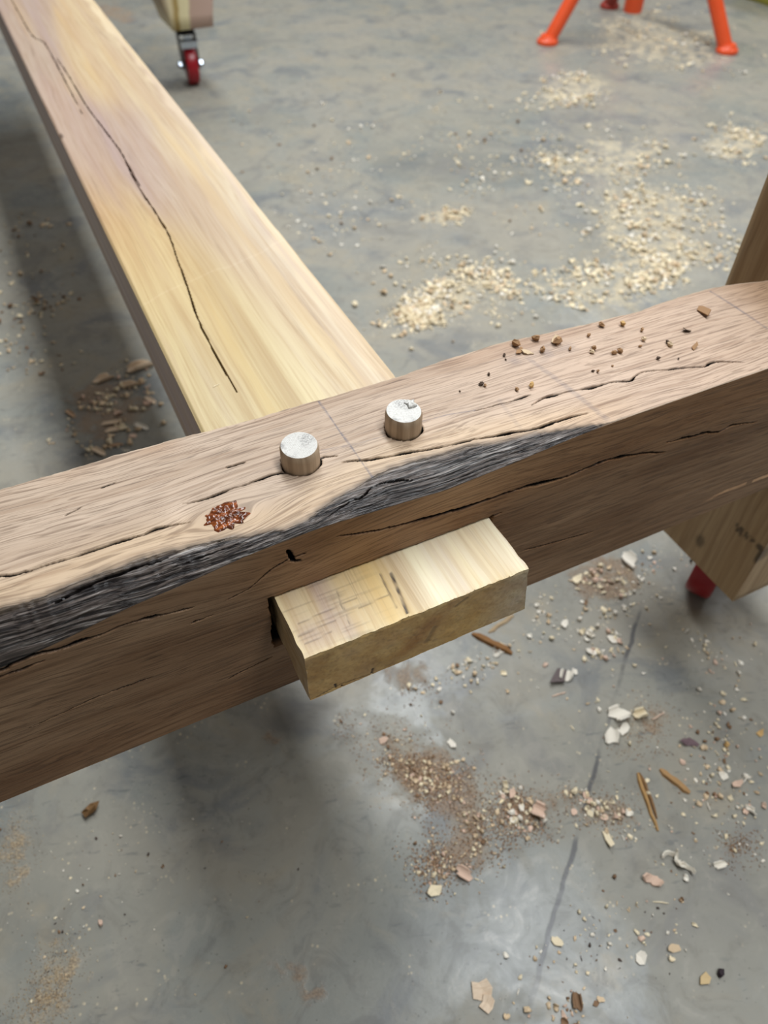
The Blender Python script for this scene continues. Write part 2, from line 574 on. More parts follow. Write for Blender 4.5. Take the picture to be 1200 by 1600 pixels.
class Patch:
    """a round-ended patch on the floor: centre and two half-axes in metres, from three sighted points"""
    def __init__(s, c, a, b):
        s.c = at(*c, 0)[:2]
        s.u = at(*a, 0)[:2] - s.c
        s.v = at(*b, 0)[:2] - s.c
        s.inv = np.linalg.inv(np.stack([s.u, s.v], 1))

    def mask(s, X, Y):
        q = np.stack([X - s.c[0], Y - s.c[1]], -1) @ s.inv.T
        r = np.hypot(q[..., 0], q[..., 1]) + .55 * fbm(X * 9, Y * 9, 2.0, 4)
        return 1 - sstep(.35, 1.15, r)

    def pick(s):
        while True:
            q = RNG.normal(0, .48, 2)
            if math.hypot(*q) < 1.25:
                p = s.c + s.u * q[0] + s.v * q[1]
                if RNG.random() < .06 + 1.5 * max(0, float(fbm(p[0] * 15, p[1] * 15, 2.0, 3)) + .12):
                    return p


P_ = Patch
PALE = [P_((740, 450), (900, 440), (740, 505)), P_((660, 490), (740, 470), (660, 520)), P_((1040, 400), (1150, 380), (1050, 445)),
        P_((940, 250), (1060, 240), (940, 300)), P_((890, 140), (960, 130), (890, 170)), P_((1000, 340), (1120, 330), (1000, 400)),
        P_((690, 340), (740, 335), (690, 358)), P_((1150, 220), (1210, 210), (1150, 260)), P_((960, 440), (1100, 420), (960, 490)), P_((1020, 60), (1180, 100), (1060, 20))]
BROWN = [P_((680, 1230), (790, 1250), (700, 1360)), P_((620, 1180), (700, 1200), (640, 1260)), P_((830, 1260), (920, 1260), (830, 1310)),
         P_((720, 1330), (790, 1310), (720, 1390)), P_((950, 1270), (1010, 1280), (950, 1310)), P_((640, 1060), (690, 1060), (640, 1100)), P_((1010, 1140), (1060, 1130), (1010, 1200)),
         P_((940, 900), (1010, 900), (940, 945)), P_((170, 630), (250, 620), (170, 700)), P_((180, 20), (230, 20), (190, 50)), P_((1150, 1330), (1190, 1330), (1150, 1370)), P_((480, 1540), (520, 1530), (540, 1590)),
         P_((430, 1150), (470, 1150), (430, 1180))]
SAND = [P_((90, 1520), (150, 1500), (90, 1590)), P_((70, 1590), (130, 1590), (60, 1640)), P_((20, 1330), (60, 1320), (20, 1400))]
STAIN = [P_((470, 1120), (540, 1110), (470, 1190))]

gx = np.concatenate([np.linspace(-6, -1.3, 8), np.linspace(-1.2, 3.4, 330), np.linspace(3.6, 8, 8)])
gy = np.concatenate([np.linspace(-5, -.5, 8), np.linspace(-.4, 4.2, 330), np.linspace(4.5, 9, 8)])
GX, GY = np.meshgrid(gx, gy, indexing='ij')
fl_attr = {}
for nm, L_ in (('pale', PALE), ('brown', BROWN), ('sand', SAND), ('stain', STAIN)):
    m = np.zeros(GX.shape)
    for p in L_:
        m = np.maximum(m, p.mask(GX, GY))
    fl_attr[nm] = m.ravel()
fl_attr['pale'] = np.maximum(fl_attr['pale'], .28 * sstep(.9, 1.6, GX.ravel()))
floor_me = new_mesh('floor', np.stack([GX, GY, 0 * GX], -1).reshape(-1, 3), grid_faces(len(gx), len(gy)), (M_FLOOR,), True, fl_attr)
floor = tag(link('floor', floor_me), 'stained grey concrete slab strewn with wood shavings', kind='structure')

# ------------------------------------------------------------------ the oak beam
ZT, YF, ZB = .4842, .2537, .3372
bx = np.concatenate([np.linspace(-.46, -.13, 40)[:-1], np.arange(-.13, .53, .0008), np.linspace(.53, .76, 30)])
NX = len(bx)
yw_c = np.array([(-.5, .268), (-.0728, .2693), (-.0554, .2665), (-.0332, .2698), (-.0107, .2704), (.0221, .2681), (.0547, .2609), (.0782, .2562), (.0874, .2606), (.1009, .2658), (.1371, .2755), (.1783, .274), (.2186, .2674), (.251, .2605), (.282, .2548), (.3, .2543), (.8, .2543)])
zw_c = np.array([(-.5, .455), (-.0834, .4591), (-.0515, .4635), (-.0178, .4706), (.016, .4739), (.0444, .4783), (.0587, .4793), (.0881, .4804), (.1266, .4779), (.1677, .4752), (.2109, .478), (.2559, .4823), (.2796, .4834), (.3, .4837), (.8, .4837)])
yb_c = np.array([(-.5, .354), (-.0626, .3547), (.0088, .3553), (.0865, .3520), (.1795, .3518), (.2238, .3552), (.265, .3564), (.3093, .3514), (.3518, .3483), (.3793, .3468), (.4116, .3493), (.4428, .3496), (.4659, .3470), (.4963, .3385), (.54, .335), (.8, .335)])
sm = lambda c, x: sum(np.interp(x + k * .004, c[:, 0], c[:, 1]) for k in (-2, -1, 0, 1, 2)) / 5
yw = sm(yw_c, bx) + .0007 * vnoise(bx * 120, 3.1) + .0004 * vnoise(bx * 400, 8.1)
zw = sm(zw_c, bx)
yb = sm(yb_c, bx) + .0006 * vnoise(bx * 90, 1.7) + .0003 * vnoise(bx * 300, 2.2)
wide = np.clip(np.hypot(yw - YF, ZT - zw) / .022, 0, 1)          # how much wane there is at this x
yw = np.maximum(yw, YF + .0006)
nf, nw, nt, nbk = 280, 52, 214, 30
rows = []          # (y, z, face id, u)
one = np.ones(NX)
for t_ in np.linspace(0, 1, nf):
    rows.append((YF * one, ZB + (zw - ZB) * t_, 0, t_))
for t_ in np.linspace(0, 1, nw + 2)[1:-1]:
    bul = .16 * math.sin(math.pi * t_)
    dy, dz = yw - YF, ZT - zw
    rows.append((YF + dy * t_ - dz * bul * .8, zw + dz * t_ + dy * bul * .55, 1, t_))
for t_ in np.linspace(0, 1, nt):
    rows.append((yw + (yb - .003 - yw) * t_, ZT * one, 2, t_))
ybk = np.minimum(yb - .002, .349)
for k, (dy, dz) in enumerate(((-.0012, -.0004), (0, -.0020), (.0002, -.005), (-.0008, -.010), (-.0016, -.016))):
    rows.append((yb + dy, ZT + dz * one, 3, 0))
for t_ in np.linspace(0, 1, nbk)[1:]:
    rows.append((ybk, (ZT - .022 - (ZT - .022 - ZB) * t_) * one, 3, t_))
for t_ in np.linspace(0, 1, 8)[1:]:
    rows.append((ybk + (YF - ybk) * t_, ZB * one, 4, t_))
NR = len(rows)
Yr = np.stack([r[0] for r in rows], 1)
Zr = np.stack([r[1] for r in rows], 1)
Xr = np.repeat(bx[:, None], NR, 1)
FID = np.array([r[2] for r in rows])[None, :].repeat(NX, 0)
UU = np.array([r[3] for r in rows])[None, :].repeat(NX, 0)
X0, Y0, Z0 = Xr.copy(), Yr.copy(), Zr.copy()
front, wan, top = FID == 0, FID == 1, FID == 2

CT = [([(-.50, .272), (-.3, .270), (-.13, .2755), (-.0775, .2892), (-.0642, .2872), (-.0459, .287), (-.0361, .2862), (-.0165, .2869), (.0003, .2859), (.0087, .2872), (.0252, .2842)], .00125),
      ([(.0252, .299), (.0414, .2975), (.0528, .2984), (.0629, .2986), (.0778, .2995), (.0880, .2970)], .0009),
      ([(.1171, .292), (.1268, .2892), (.141, .2861), (.1566, .283), (.1741, .2796), (.1907, .2774), (.2049, .2751), (.2204, .2723), (.2361, .2688), (.2523, .2691), (.2666, .2684), (.275, .2672)], .00125),
      ([(.1075, .300), (.1122, .2997), (.1185, .2975)], .0007),
      ([(.2108, .2994), (.2279, .2983), (.238, .297), (.2526, .298)], .0007),
      ([(.2458, .2884), (.2582, .2911), (.2747, .2901), (.2934, .2867), (.3063, .2866), (.3185, .2824), (.3262, .2850), (.3347, .2862), (.3512, .2808), (.367, .2766), (.3752, .2730), (.3842, .2746), (.4029, .2654)], .0011),
      ([(.056, .3167), (.0672, .3156)], .0008), ([(-.034, .318), (-.025, .320)], .0006), ([(-.012, .330), (-.004, .331)], .0005)]
CFR = [([(.0966, .4693), (.1178, .4626), (.1388, .4588), (.1494, .4574), (.1628, .4555), (.1828, .4536), (.1987, .4532), (.2245, .452), (.2544, .4477), (.2741, .4492), (.2947, .4489), (.3177, .4432), (.3422, .4358)], .00135),
       ([(.3387, .4454), (.3623, .4422), (.3745, .4406), (.391, .4361), (.4024, .4373), (.4277, .4316)], .0011),
       ([(-.30, .456), (-.1017, .4574), (-.0838, .4581), (-.074, .4601), (-.065, .4598), (-.0542, .4577), (-.0468, .458), (-.0351, .4574), (-.025, .4585), (-.0127, .4571), (.002, .4544), (.014, .4527)], .0014),
       ([(-.12, .450), (-.0857, .4527), (-.0744, .4525), (-.062, .4528)], .0011),
       ([(.0097, .4393), (.0222, .4401)], .0008), ([(.03, .448), (.045, .452), (.060, .461), (.074, .466)], .0006),
       ([(.0686, .4727), (.0707, .4633), (.0698, .4621)], .0011), ([(.0707, .4633), (.0787, .4641)], .0010), ([(.0690, .4618), (.0753, .4591)], .0009),
       ([(.2012, .4352), (.2100, .4356)], .0016), ([(.235, .385), (.262, .380), (.300, .374)], .0006), ([(.02, .372), (.05, .377)], .0005), ([(-.09, .400), (-.05, .405), (-.02, .404)], .0005)]
CW = [([(.0918, .40), (.1093, .62), (.1172, .60), (.127, .75), (.15, .5)], .05), ([(.0344, .92), (.0483, 1.12)], .045), ([(-.05, .8), (-.02, .86), (.01, .82)], .04), ([(.0, .5), (.03, .62), (.05, .66)], .04)]
crack = np.zeros(Xr.shape)
for i, (p, w) in enumerate(CT):
    m = crack_mask(X0, Y0, p, w, i + 1.5) * top
    crack = np.maximum(crack, m)
    Zr -= m * .009 * min(1, w / .001)
for i, (p, w) in enumerate(CFR):
    m = crack_mask(X0, Z0, p, w, i + 21.5) * front
    crack = np.maximum(crack, m)
    Yr += m * .009 * min(1, w / .001)
for i, (p, w) in enumerate(CW):
    yy = UU * .03
    m = crack_mask(X0, yy, [(a, b * .03) for a, b in p], .0009, i + 41.5) * wan
    crack = np.maximum(crack, m * .8)
    Zr -= m * .003
# sockets for the two pegs, and the mortise
PEGS = [(.0965, .3025), (.1639, .3040)]
for (cx, cy) in PEGS:
    a = np.arctan2(Y0 - cy, X0 - cx)
    rr = .01135 + .0007 * vnoise(a * 2.2, 4.0 + cx * 9) + .0004 * vnoise(a * 9, 1.0)
    m = (1 - sstep(0, .0007, np.hypot(X0 - cx, Y0 - cy) - rr)) * top
    Zr -= m * .007
    crack = np.maximum(crack, m)
hx0 = .0537 + .0007 * vnoise(Z0 * 260, 2.0) - .0014 * sstep(.41, .40, Z0) 
hx1 = .2032 + .0006 * vnoise(Z0 * 260, 5.0)
hz1 = .4358 + .0005 * vnoise(X0 * 150, 7.0) + .0004 * vnoise(X0 * 420, 3.0)
inside = np.minimum(np.minimum(X0 - hx0, hx1 - X0), np.minimum(hz1 - Z0, Z0 - .3865))
m = sstep(-.0004, .0005, inside) * front
Yr += m * .026
crack = np.maximum(crack, m * .85)
# splinter chipped off the lower right arris
# weathered wane: ridges and furrows along the grain, a knot, a torn fibre
wmask = sstep(.0, .16, UU) * sstep(1.0, .90, UU) * wan * np.repeat(wide[:, None], NR, 1)
bend = .25 * np.exp(-((X0 - .0) / .02) ** 2) * np.sin((X0) * 160)
rid = vnoise(X0 * 26, UU * 22 + bend * 5 + vnoise(X0 * 30, 1.0) * .6) * .5 + vnoise(X0 * 55, UU * 46 + bend * 9, 3.0) * .5
low = fbm(X0 * 45, UU * 3.2, 5.0, 3)
disp = (rid * .0008 + low * .0016) * wmask
Yr -= disp * .6
Zr += disp * .8
# saw chatter and hollows on the sawn faces
Zr += top * (.00018 * fbm(X0 * 60, Y0 * 160, 1, 3) - .0007 * np.exp(-((Y0 - .3525) / .006) ** 2) * (vnoise(X0 * 40, 2.0) * .5 + .5))
Yr += front * .00022 * fbm(X0 * 50, Z0 * 150, 2, 3)
# grain coordinates: swerve round the knot by the resin and along the wane
gyw = Y0.copy()
gzw = Z0.copy()
for cx, cy, A, s in ((.044, .281, .010, .024), (.115, .268, .006, .03), (-.02, .277, .004, .03), (.33, .30, .006, .06)):
    q = np.exp(-(((X0 - cx) / s) ** 2 + ((Y0 - cy) / (s * .55)) ** 2) * .7)
    gyw -= top * A * q * np.sign(Y0 - cy + 1e-6) * np.clip(np.abs(Y0 - cy) / (s * .35), 0, 1)
gyw += top * .0025 * vnoise(X0 * 22, Y0 * 30) * sstep(.30, .27, Y0)
gyw += top * .004 * vnoise(X0 * 12, Y0 * 14, 4.0)
gzw += front * (.010 * np.exp(-((X0 - .07) / .05) ** 2) * sstep(.40, .465, Z0) + .005 * vnoise(X0 * 9, Z0 * 16) + .10 * (X0 - .1) * .25)
gc = np.stack([X0, gyw, gzw], -1)
wv = np.where(wan, 1.0, 0.0)
dtop = np.maximum(0, Y0 - yw[:, None])
dfr = np.maximum(0, zw[:, None] - Z0)
wv = np.where(top, np.exp(-dtop / .0042) * .60, wv)
wv = np.where(front, np.exp(-dfr / .0009) * .30, wv)
wv = np.where(wan, .60 + .40 * sstep(0, .30, 1 - UU), wv) * sstep(.02, .16, np.repeat(wide[:, None], NR, 1))
pen = np.zeros(Xr.shape)
for p, w, s in (([(.1270, .3520), (.1289, .2669)], .00055, .75), ([(.1302, .2880), (.1277, .2669)], .0004, .3), ([(.1112, .3065), (.1326, .3029), (.151, .3022)], .0005, .35), ([(.109, .3040), (.128, .3030)], .0004, .3),
                ([(.1773, .3044), (.1945, .303), (.212, .2996)], .0005, .5), ([(.4441, .3442), (.446, .3099), (.4459, .289)], .0010, .55), ([(.272, .3312), (.2773, .298), (.2815, .258)], .0022, .30), ([(.2309, .3017), (.2282, .2738)], .0016, .16)):
    d, q = pdist(X0, Y0, p)
    pen = np.maximum(pen, s * (1 - sstep(.4, 1.4, d / w)) * (.75 + .4 * vnoise(X0 * 500, Y0 * 500)) * top)
d, q = pdist(X0, Y0, [(.262, .333), (.282, .330), (.30, .333)])
pen = np.maximum(pen, top * .30 * np.exp(-(d / .009) ** 2) * (.6 + .6 * vnoise(X0 * 160, Y0 * 260)))
# colour drift over the beam: sapwood, heart, pinkish right end, painted shade and sheen
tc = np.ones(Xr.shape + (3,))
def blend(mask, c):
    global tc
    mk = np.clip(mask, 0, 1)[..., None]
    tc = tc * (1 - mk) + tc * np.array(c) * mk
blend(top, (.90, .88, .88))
blend(top * sstep(.12, .30, X0) * .9, (1.14, 1.10, 1.10))  # pinkish right end, brightened in colour to carry its sheen
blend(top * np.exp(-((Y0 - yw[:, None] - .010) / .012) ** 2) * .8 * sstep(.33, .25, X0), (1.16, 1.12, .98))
blend(top * sstep(.43, .49, X0), (.78, .68, .55))  # shade of the upper post painted onto the top
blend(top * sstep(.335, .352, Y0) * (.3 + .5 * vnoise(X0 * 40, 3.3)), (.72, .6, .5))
blend(front, (.70, .58, .46))  # heartwood brown, deepened to put the front face's shade into the colour
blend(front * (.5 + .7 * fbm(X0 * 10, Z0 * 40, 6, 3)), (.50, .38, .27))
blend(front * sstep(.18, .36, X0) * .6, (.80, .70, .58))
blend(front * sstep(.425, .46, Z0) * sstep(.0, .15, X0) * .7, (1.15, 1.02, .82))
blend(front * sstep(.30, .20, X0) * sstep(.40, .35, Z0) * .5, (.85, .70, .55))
blend(top * np.exp(-(((X0 - .022) / .007) ** 2 + ((Y0 - .292) / .016) ** 2)) * .7, (1.25, 1.28, 1.32))
blend(front * (np.abs(Z0 - .3568 - .002 * vnoise(X0 * 60, 1.0)) < .0016) * sstep(.405, .425, X0) * (vnoise(X0 * 120, 9.0) > -.35), (2.6, 2.7, 2.9))  # painted highlight strip near the bottom of the front
PBM = np.stack([Xr, Yr, Zr], -1)
idx = np.arange(NX * NR).reshape(NX, NR)
nx2 = np.roll(idx, -1, 1)
bf = np.stack([idx[:-1, :], idx[1:, :], nx2[1:, :], nx2[:-1, :]], -1).reshape(-1, 4)
Vb = PBM.reshape(-1, 3)
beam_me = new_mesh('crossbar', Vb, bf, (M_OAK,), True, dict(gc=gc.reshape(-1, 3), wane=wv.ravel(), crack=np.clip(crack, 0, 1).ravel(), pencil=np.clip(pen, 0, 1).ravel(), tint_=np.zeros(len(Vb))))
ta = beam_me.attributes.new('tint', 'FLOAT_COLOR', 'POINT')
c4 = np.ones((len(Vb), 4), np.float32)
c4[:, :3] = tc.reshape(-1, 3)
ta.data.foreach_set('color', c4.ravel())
import bmesh
bm = bmesh.new()
bm.from_mesh(beam_me)
bm.verts.ensure_lookup_table()
for k in (0, NX - 1):
    ring = [bm.verts[i] for i in (idx[k] if k else idx[k][::-1])]
    try:
        bm.faces.new(ring)
    except ValueError:
        pass
bm.to_mesh(beam_me)
bm.free()
beam_me.attributes.remove(beam_me.attributes['tint_'])
beam = tag(link('oak_crossbar', beam_me), 'long brown oak crossbar with weathered dark live edge, splits and two pegs on top', 'beam', kind='thing')

# glossy resin pooled in the knot
na, nr = 96, 26
V, Fs = [], []
cx, cy = .0440, .2806
for i in range(nr + 1):
    for k in range(na):
        a = 2 * math.pi * k / na
        base = 1 + .22 * float(vnoise(a * 7 / 6.283 * 3, 2.0)) + .22 * float(vnoise(a * 40 / 6.283, 5.0)) * abs(math.cos(a))
        r = i / nr
        x = cx + .0118 * base * r * math.cos(a)
        y = cy + .0112 * base * r * math.sin(a)
        V.append((x, y, 0))
V = np.array(V)
R_ = np.repeat(np.arange(nr + 1) / nr, na)
hgt = (.0006 + .0011 * fbm(V[:, 0] * 420, V[:, 1] * 650, 3, 3)) * sstep(1.0, .75, R_) + .0002 - .0007 * sstep(.9, 1.0, R_)
V[:, 2] = ZT + hgt
I = np.arange((nr + 1) * na).reshape(nr + 1, na)
J = np.roll(I, -1, 1)
rf = np.stack([I[:-1], I[1:], J[1:], J[:-1]], -1).reshape(-1, 4)
tag(link('resin_patch', new_mesh('resin_patch', V, rf, (M_RESIN,), True), beam), 'shiny amber brown resin filling a knot')

# ------------------------------------------------------------------ pegs
def peg(x, y, rz, tilt, label):
    root = bpy.data.objects.new('wooden_peg', None)
    COL.objects.link(root)
    root.location = (x, y, ZT - .005)
    root.rotation_euler = (tilt[0], tilt[1], rz)
    tag(root, label, 'peg', 'oak pegs in the crossbar')
    n = 64
    prof = [(.0112, 0), (.0112, .006), (.0112, .0130), (.0112, .0162), (.0104, .0182)]
    V, Fs = [], []
    for r, h in prof:
        for k in range(n):
            a = 2 * math.pi * k / n
            q = r * (1 + .012 * math.cos(8 * a) * (r > .0105))
            V.append((q * math.cos(a), q * math.sin(a), h + .0006 * math.cos(a - 1.0) * (h > .01)))
    for i in range(len(prof) - 1):
        for k in range(n):
            Fs.append((i * n + k, i * n + (k + 1) % n, (i + 1) * n + (k + 1) % n, (i + 1) * n + k))
    Fs.append(tuple(reversed(range(n))))
    me = new_mesh('shaft', V, Fs, (M_PEG,), True)
    link('shaft', me, root)
    b = len(prof) - 1
    T = [(0, 0, .0182)] + [tuple(np.array(V[b * n + k]) * (.5, .5, 1)) for k in range(n)] + [V[b * n + k] for k in range(n)]
    tf = [(0, 1 + k, 1 + (k + 1) % n) for k in range(n)] + [(1 + k, 1 + n + k, 1 + n + (k + 1) % n, 1 + (k + 1) % n) for k in range(n)]
    tag(link('end_grain', new_mesh('end_grain', T, tf, (M_PEGTOP,), True), root), 'pale sawn end grain')
    return root


peg(*PEGS[0], .3, (0, 0), 'left pale round peg, nearer the resin patch, standing proud of the crossbar')
pg2 = peg(*PEGS[1], 1.2, (0, 0), 'right pale round peg with a torn flake on its top, by the pencil line')
V, Fs = [(0, 0, .0012)], []
for ring, (r, h) in enumerate(((.0020, .0014), (.0036, .0009), (.0042, .0), (.0030, -.0004))):
    for k in range(11):
        a = 2 * math.pi * k / 11
        q = r * (1 + .28 * math.sin(3.7 * k) * (ring > 0))
        V.append((q * math.cos(a), q * .8 * math.sin(a), h + .0003 * math.sin(2.3 * k)))
Fs = [(0, 1 + k, 1 + (k + 1) % 11) for k in range(11)] + [(1 + 11 * r + k, 12 + 11 * r + k, 12 + 11 * r + (k + 1) % 11, 1 + 11 * r + (k + 1) % 11) for r in range(3) for k in range(11)] + [tuple(34 + k for k in reversed(range(11)))]
fl = link('torn_flake', new_mesh('torn_flake', V, Fs, (M_PEGTOP,)), pg2)
fl.location = (.0062, -.0046, .0183)
fl.rotation_euler = (.10, .05, .4)

# ------------------------------------------------------------------ the plank with its through tenon
PX0, PX1, PZ1, PZ0 = .0608, .2130, .4344, .3555
plank = bpy.data.objects.new('stretcher_plank', None)
COL.objects.link(plank)
plank.location = (.135, .35, PZ0)
tag(plank, 'pale spalted plank with a long split, tenoned through the oak crossbar', 'plank')
plank_inv = Matrix.Translation(-Vector(plank.location))
PTS = np.array([(.0928, 1.4838), (.1506, 1.2239), (.1967, 1.119), (.07, .8899), (.1309, .8805), (.1904, .835), (.0617, .7198), (.0908, .6413), (.1575, .7039), (.2138, .7058), (.079, .4977), (.1331, .4723), (.1582, .5742), (.1972, .5225), (.193, .4351), (.186, .5849), (.0675, .5938), (.1218, .5686), (.1599, .4328)])
PCL = np.array([lin(c) for c in [(192, 170, 150), (212, 187, 148), (210, 186, 152), (197, 172, 152), (194, 170, 152), (220, 200, 166), (208, 170, 116), (216, 188, 134), (203, 180, 152), (232, 216, 186), (203, 184, 140), (210, 192, 142), (208, 183, 146), (212, 189, 160), (238, 222, 190), (216, 199, 172), (222, 200, 142), (208, 182, 126), (228, 209, 164)]])
px = np.linspace(PX0, PX1, 230)
py = np.concatenate([np.arange(.3495, .75, .0016), np.arange(.75, 2.46, .006)])
BX, BY = np.meshgrid(px, py, indexing='ij')
W = np.exp(-(((BX[..., None] + .008 * vnoise(BX * 50, BY * 9)[..., None] - PTS[:, 0]) / .016) ** 2 + ((BY[..., None] - PTS[:, 1]) / .09) ** 2) * .5) + 1e-6 / (((BX[..., None] - PTS[:, 0]) / .03) ** 2 + ((BY[..., None] - PTS[:, 1]) / .3) ** 2 + .01)
bcol = (W @ PCL) / W.sum(-1, keepdims=True)
sap = sstep(.196, .206, BX + .008 * vnoise(BY * 7, 1.0) + .006 * vnoise(BY * 30, BX * 40)) * .55
bcol = bcol * .80
bcol = bcol * (1 - sap[..., None]) + np.array(lin((226, 208, 172))) * sap[..., None]
BZ = np.full(BX.shape, PZ1)
cr = np.zeros(BX.shape)
for i, (p, w) in enumerate([([(.0974, .4433), (.097, .4893), (.0986, .5472), (.1056, .6103), (.1099, .6576), (.114, .6957), (.1145, .7458), (.1125, .8181), (.1155, .9065)], .00066), ([(.114, .80), (.1155, .9065), (.1126, .9783), (.108, 1.0704), (.1073, 1.2), (.105, 1.27)], .0006), ([(.098, 1.05), (.1000, 1.2), (.1006, 1.3458), (.0896, 1.3945), (.0880, 1.5568), (.0882, 1.6963), (.088, 2.2)], .0006)]):
    s_ = np.zeros(BX.shape)
    m = crack_mask(BY.copy(), BX.copy(), [(b, a) for a, b in p], w, 60.5 + i, .00012)
    cr = np.maximum(cr, m)
BZ -= cr * .006
# small knot and edge rounding
eg = np.minimum(BX - PX0, PX1 - BX)
BZ -= .0014 * (1 - sstep(0, .0022, eg)) + .0008 * sstep(.2, 1, vnoise(BY * 25, 4.0)) * (1 - sstep(0, .006, PX1 - BX))
BZ += .00015 * fbm(BX * 100, BY * 12, 1, 3)
cr = np.maximum(cr, .8 * (1 - sstep(.5, 1.2, np.hypot((BX - .0628) / .0030, (BY - .985) / .008))))
scr = .3 * (1 - sstep(.0006, .0018, np.abs(BY - .60 - .35 * (BX - .09) + .004 * vnoise(BX * 60, 2.0))))
bcol = bcol + np.array((.10, .10, .10)) * scr[..., None]
NPX, NPY = BX.shape
ztail = np.zeros(BX.shape)
topV = np.stack([BX, BY, BZ], -1).reshape(-1, 3)
tf = grid_faces(NPX, NPY)
ti = np.arange(NPX * NPY).reshape(NPX, NPY)
# sides: left, right, far end and underside
sideV, sideF, sideC = [], [], []
base = len(topV)
def wall_strip(edge, n=10):
    global base
    E = topV[edge]
    vs = []
    for k in range(1, n + 1):
        q = E.copy()
        q[:, 2] = E[:, 2] + (PZ0 - E[:, 2]) * k / n
        vs.append(q)
    VV = np.concatenate(vs)
    m = len(edge)
    ids = np.concatenate([np.array(edge), base + np.arange(n * m)]).reshape(n + 1, m)
    sideV.append(VV)
    base += n * m
    return ids
fl_ = []
idsL = wall_strip(ti[0, ::-1])
idsR = wall_strip(ti[-1, :])
idsE = wall_strip(ti[::-1, -1])
idsN = wall_strip(ti[:, 0])
for ids in (idsL, idsR, idsE, idsN):
    fl_.append(np.stack([ids[:-1, :-1], ids[1:, :-1], ids[1:, 1:], ids[:-1, 1:]], -1).reshape(-1, 4))
cb = base
sideV.append(np.array([(PX0, py[0], PZ0), (PX1, py[0], PZ0), (PX1, py[-1], PZ0), (PX0, py[-1], PZ0)]))
fl_.append(np.array([(cb, cb + 3, cb + 2, cb + 1)]))
PV = np.concatenate([topV] + sideV)
PF = np.concatenate([tf] + fl_)
PC = np.concatenate([bcol.reshape(-1, 3), np.tile(np.array(lin((186, 166, 158))), (len(PV) - len(topV), 1))])
zz = np.zeros(len(PV))
cra = zz.copy()
cra[:len(topV)] = cr.ravel()
pl_o = link('board', new_mesh('board', PV, PF, (M_MAPLE,), True, dict(gc=PV, col=PC, crack=cra, scratch=zz)), plank)
pl_o.matrix_parent_inverse = plank_inv
bv = pl_o.modifiers.new('edge', 'EDGE_SPLIT')
bv.split_angle = .9

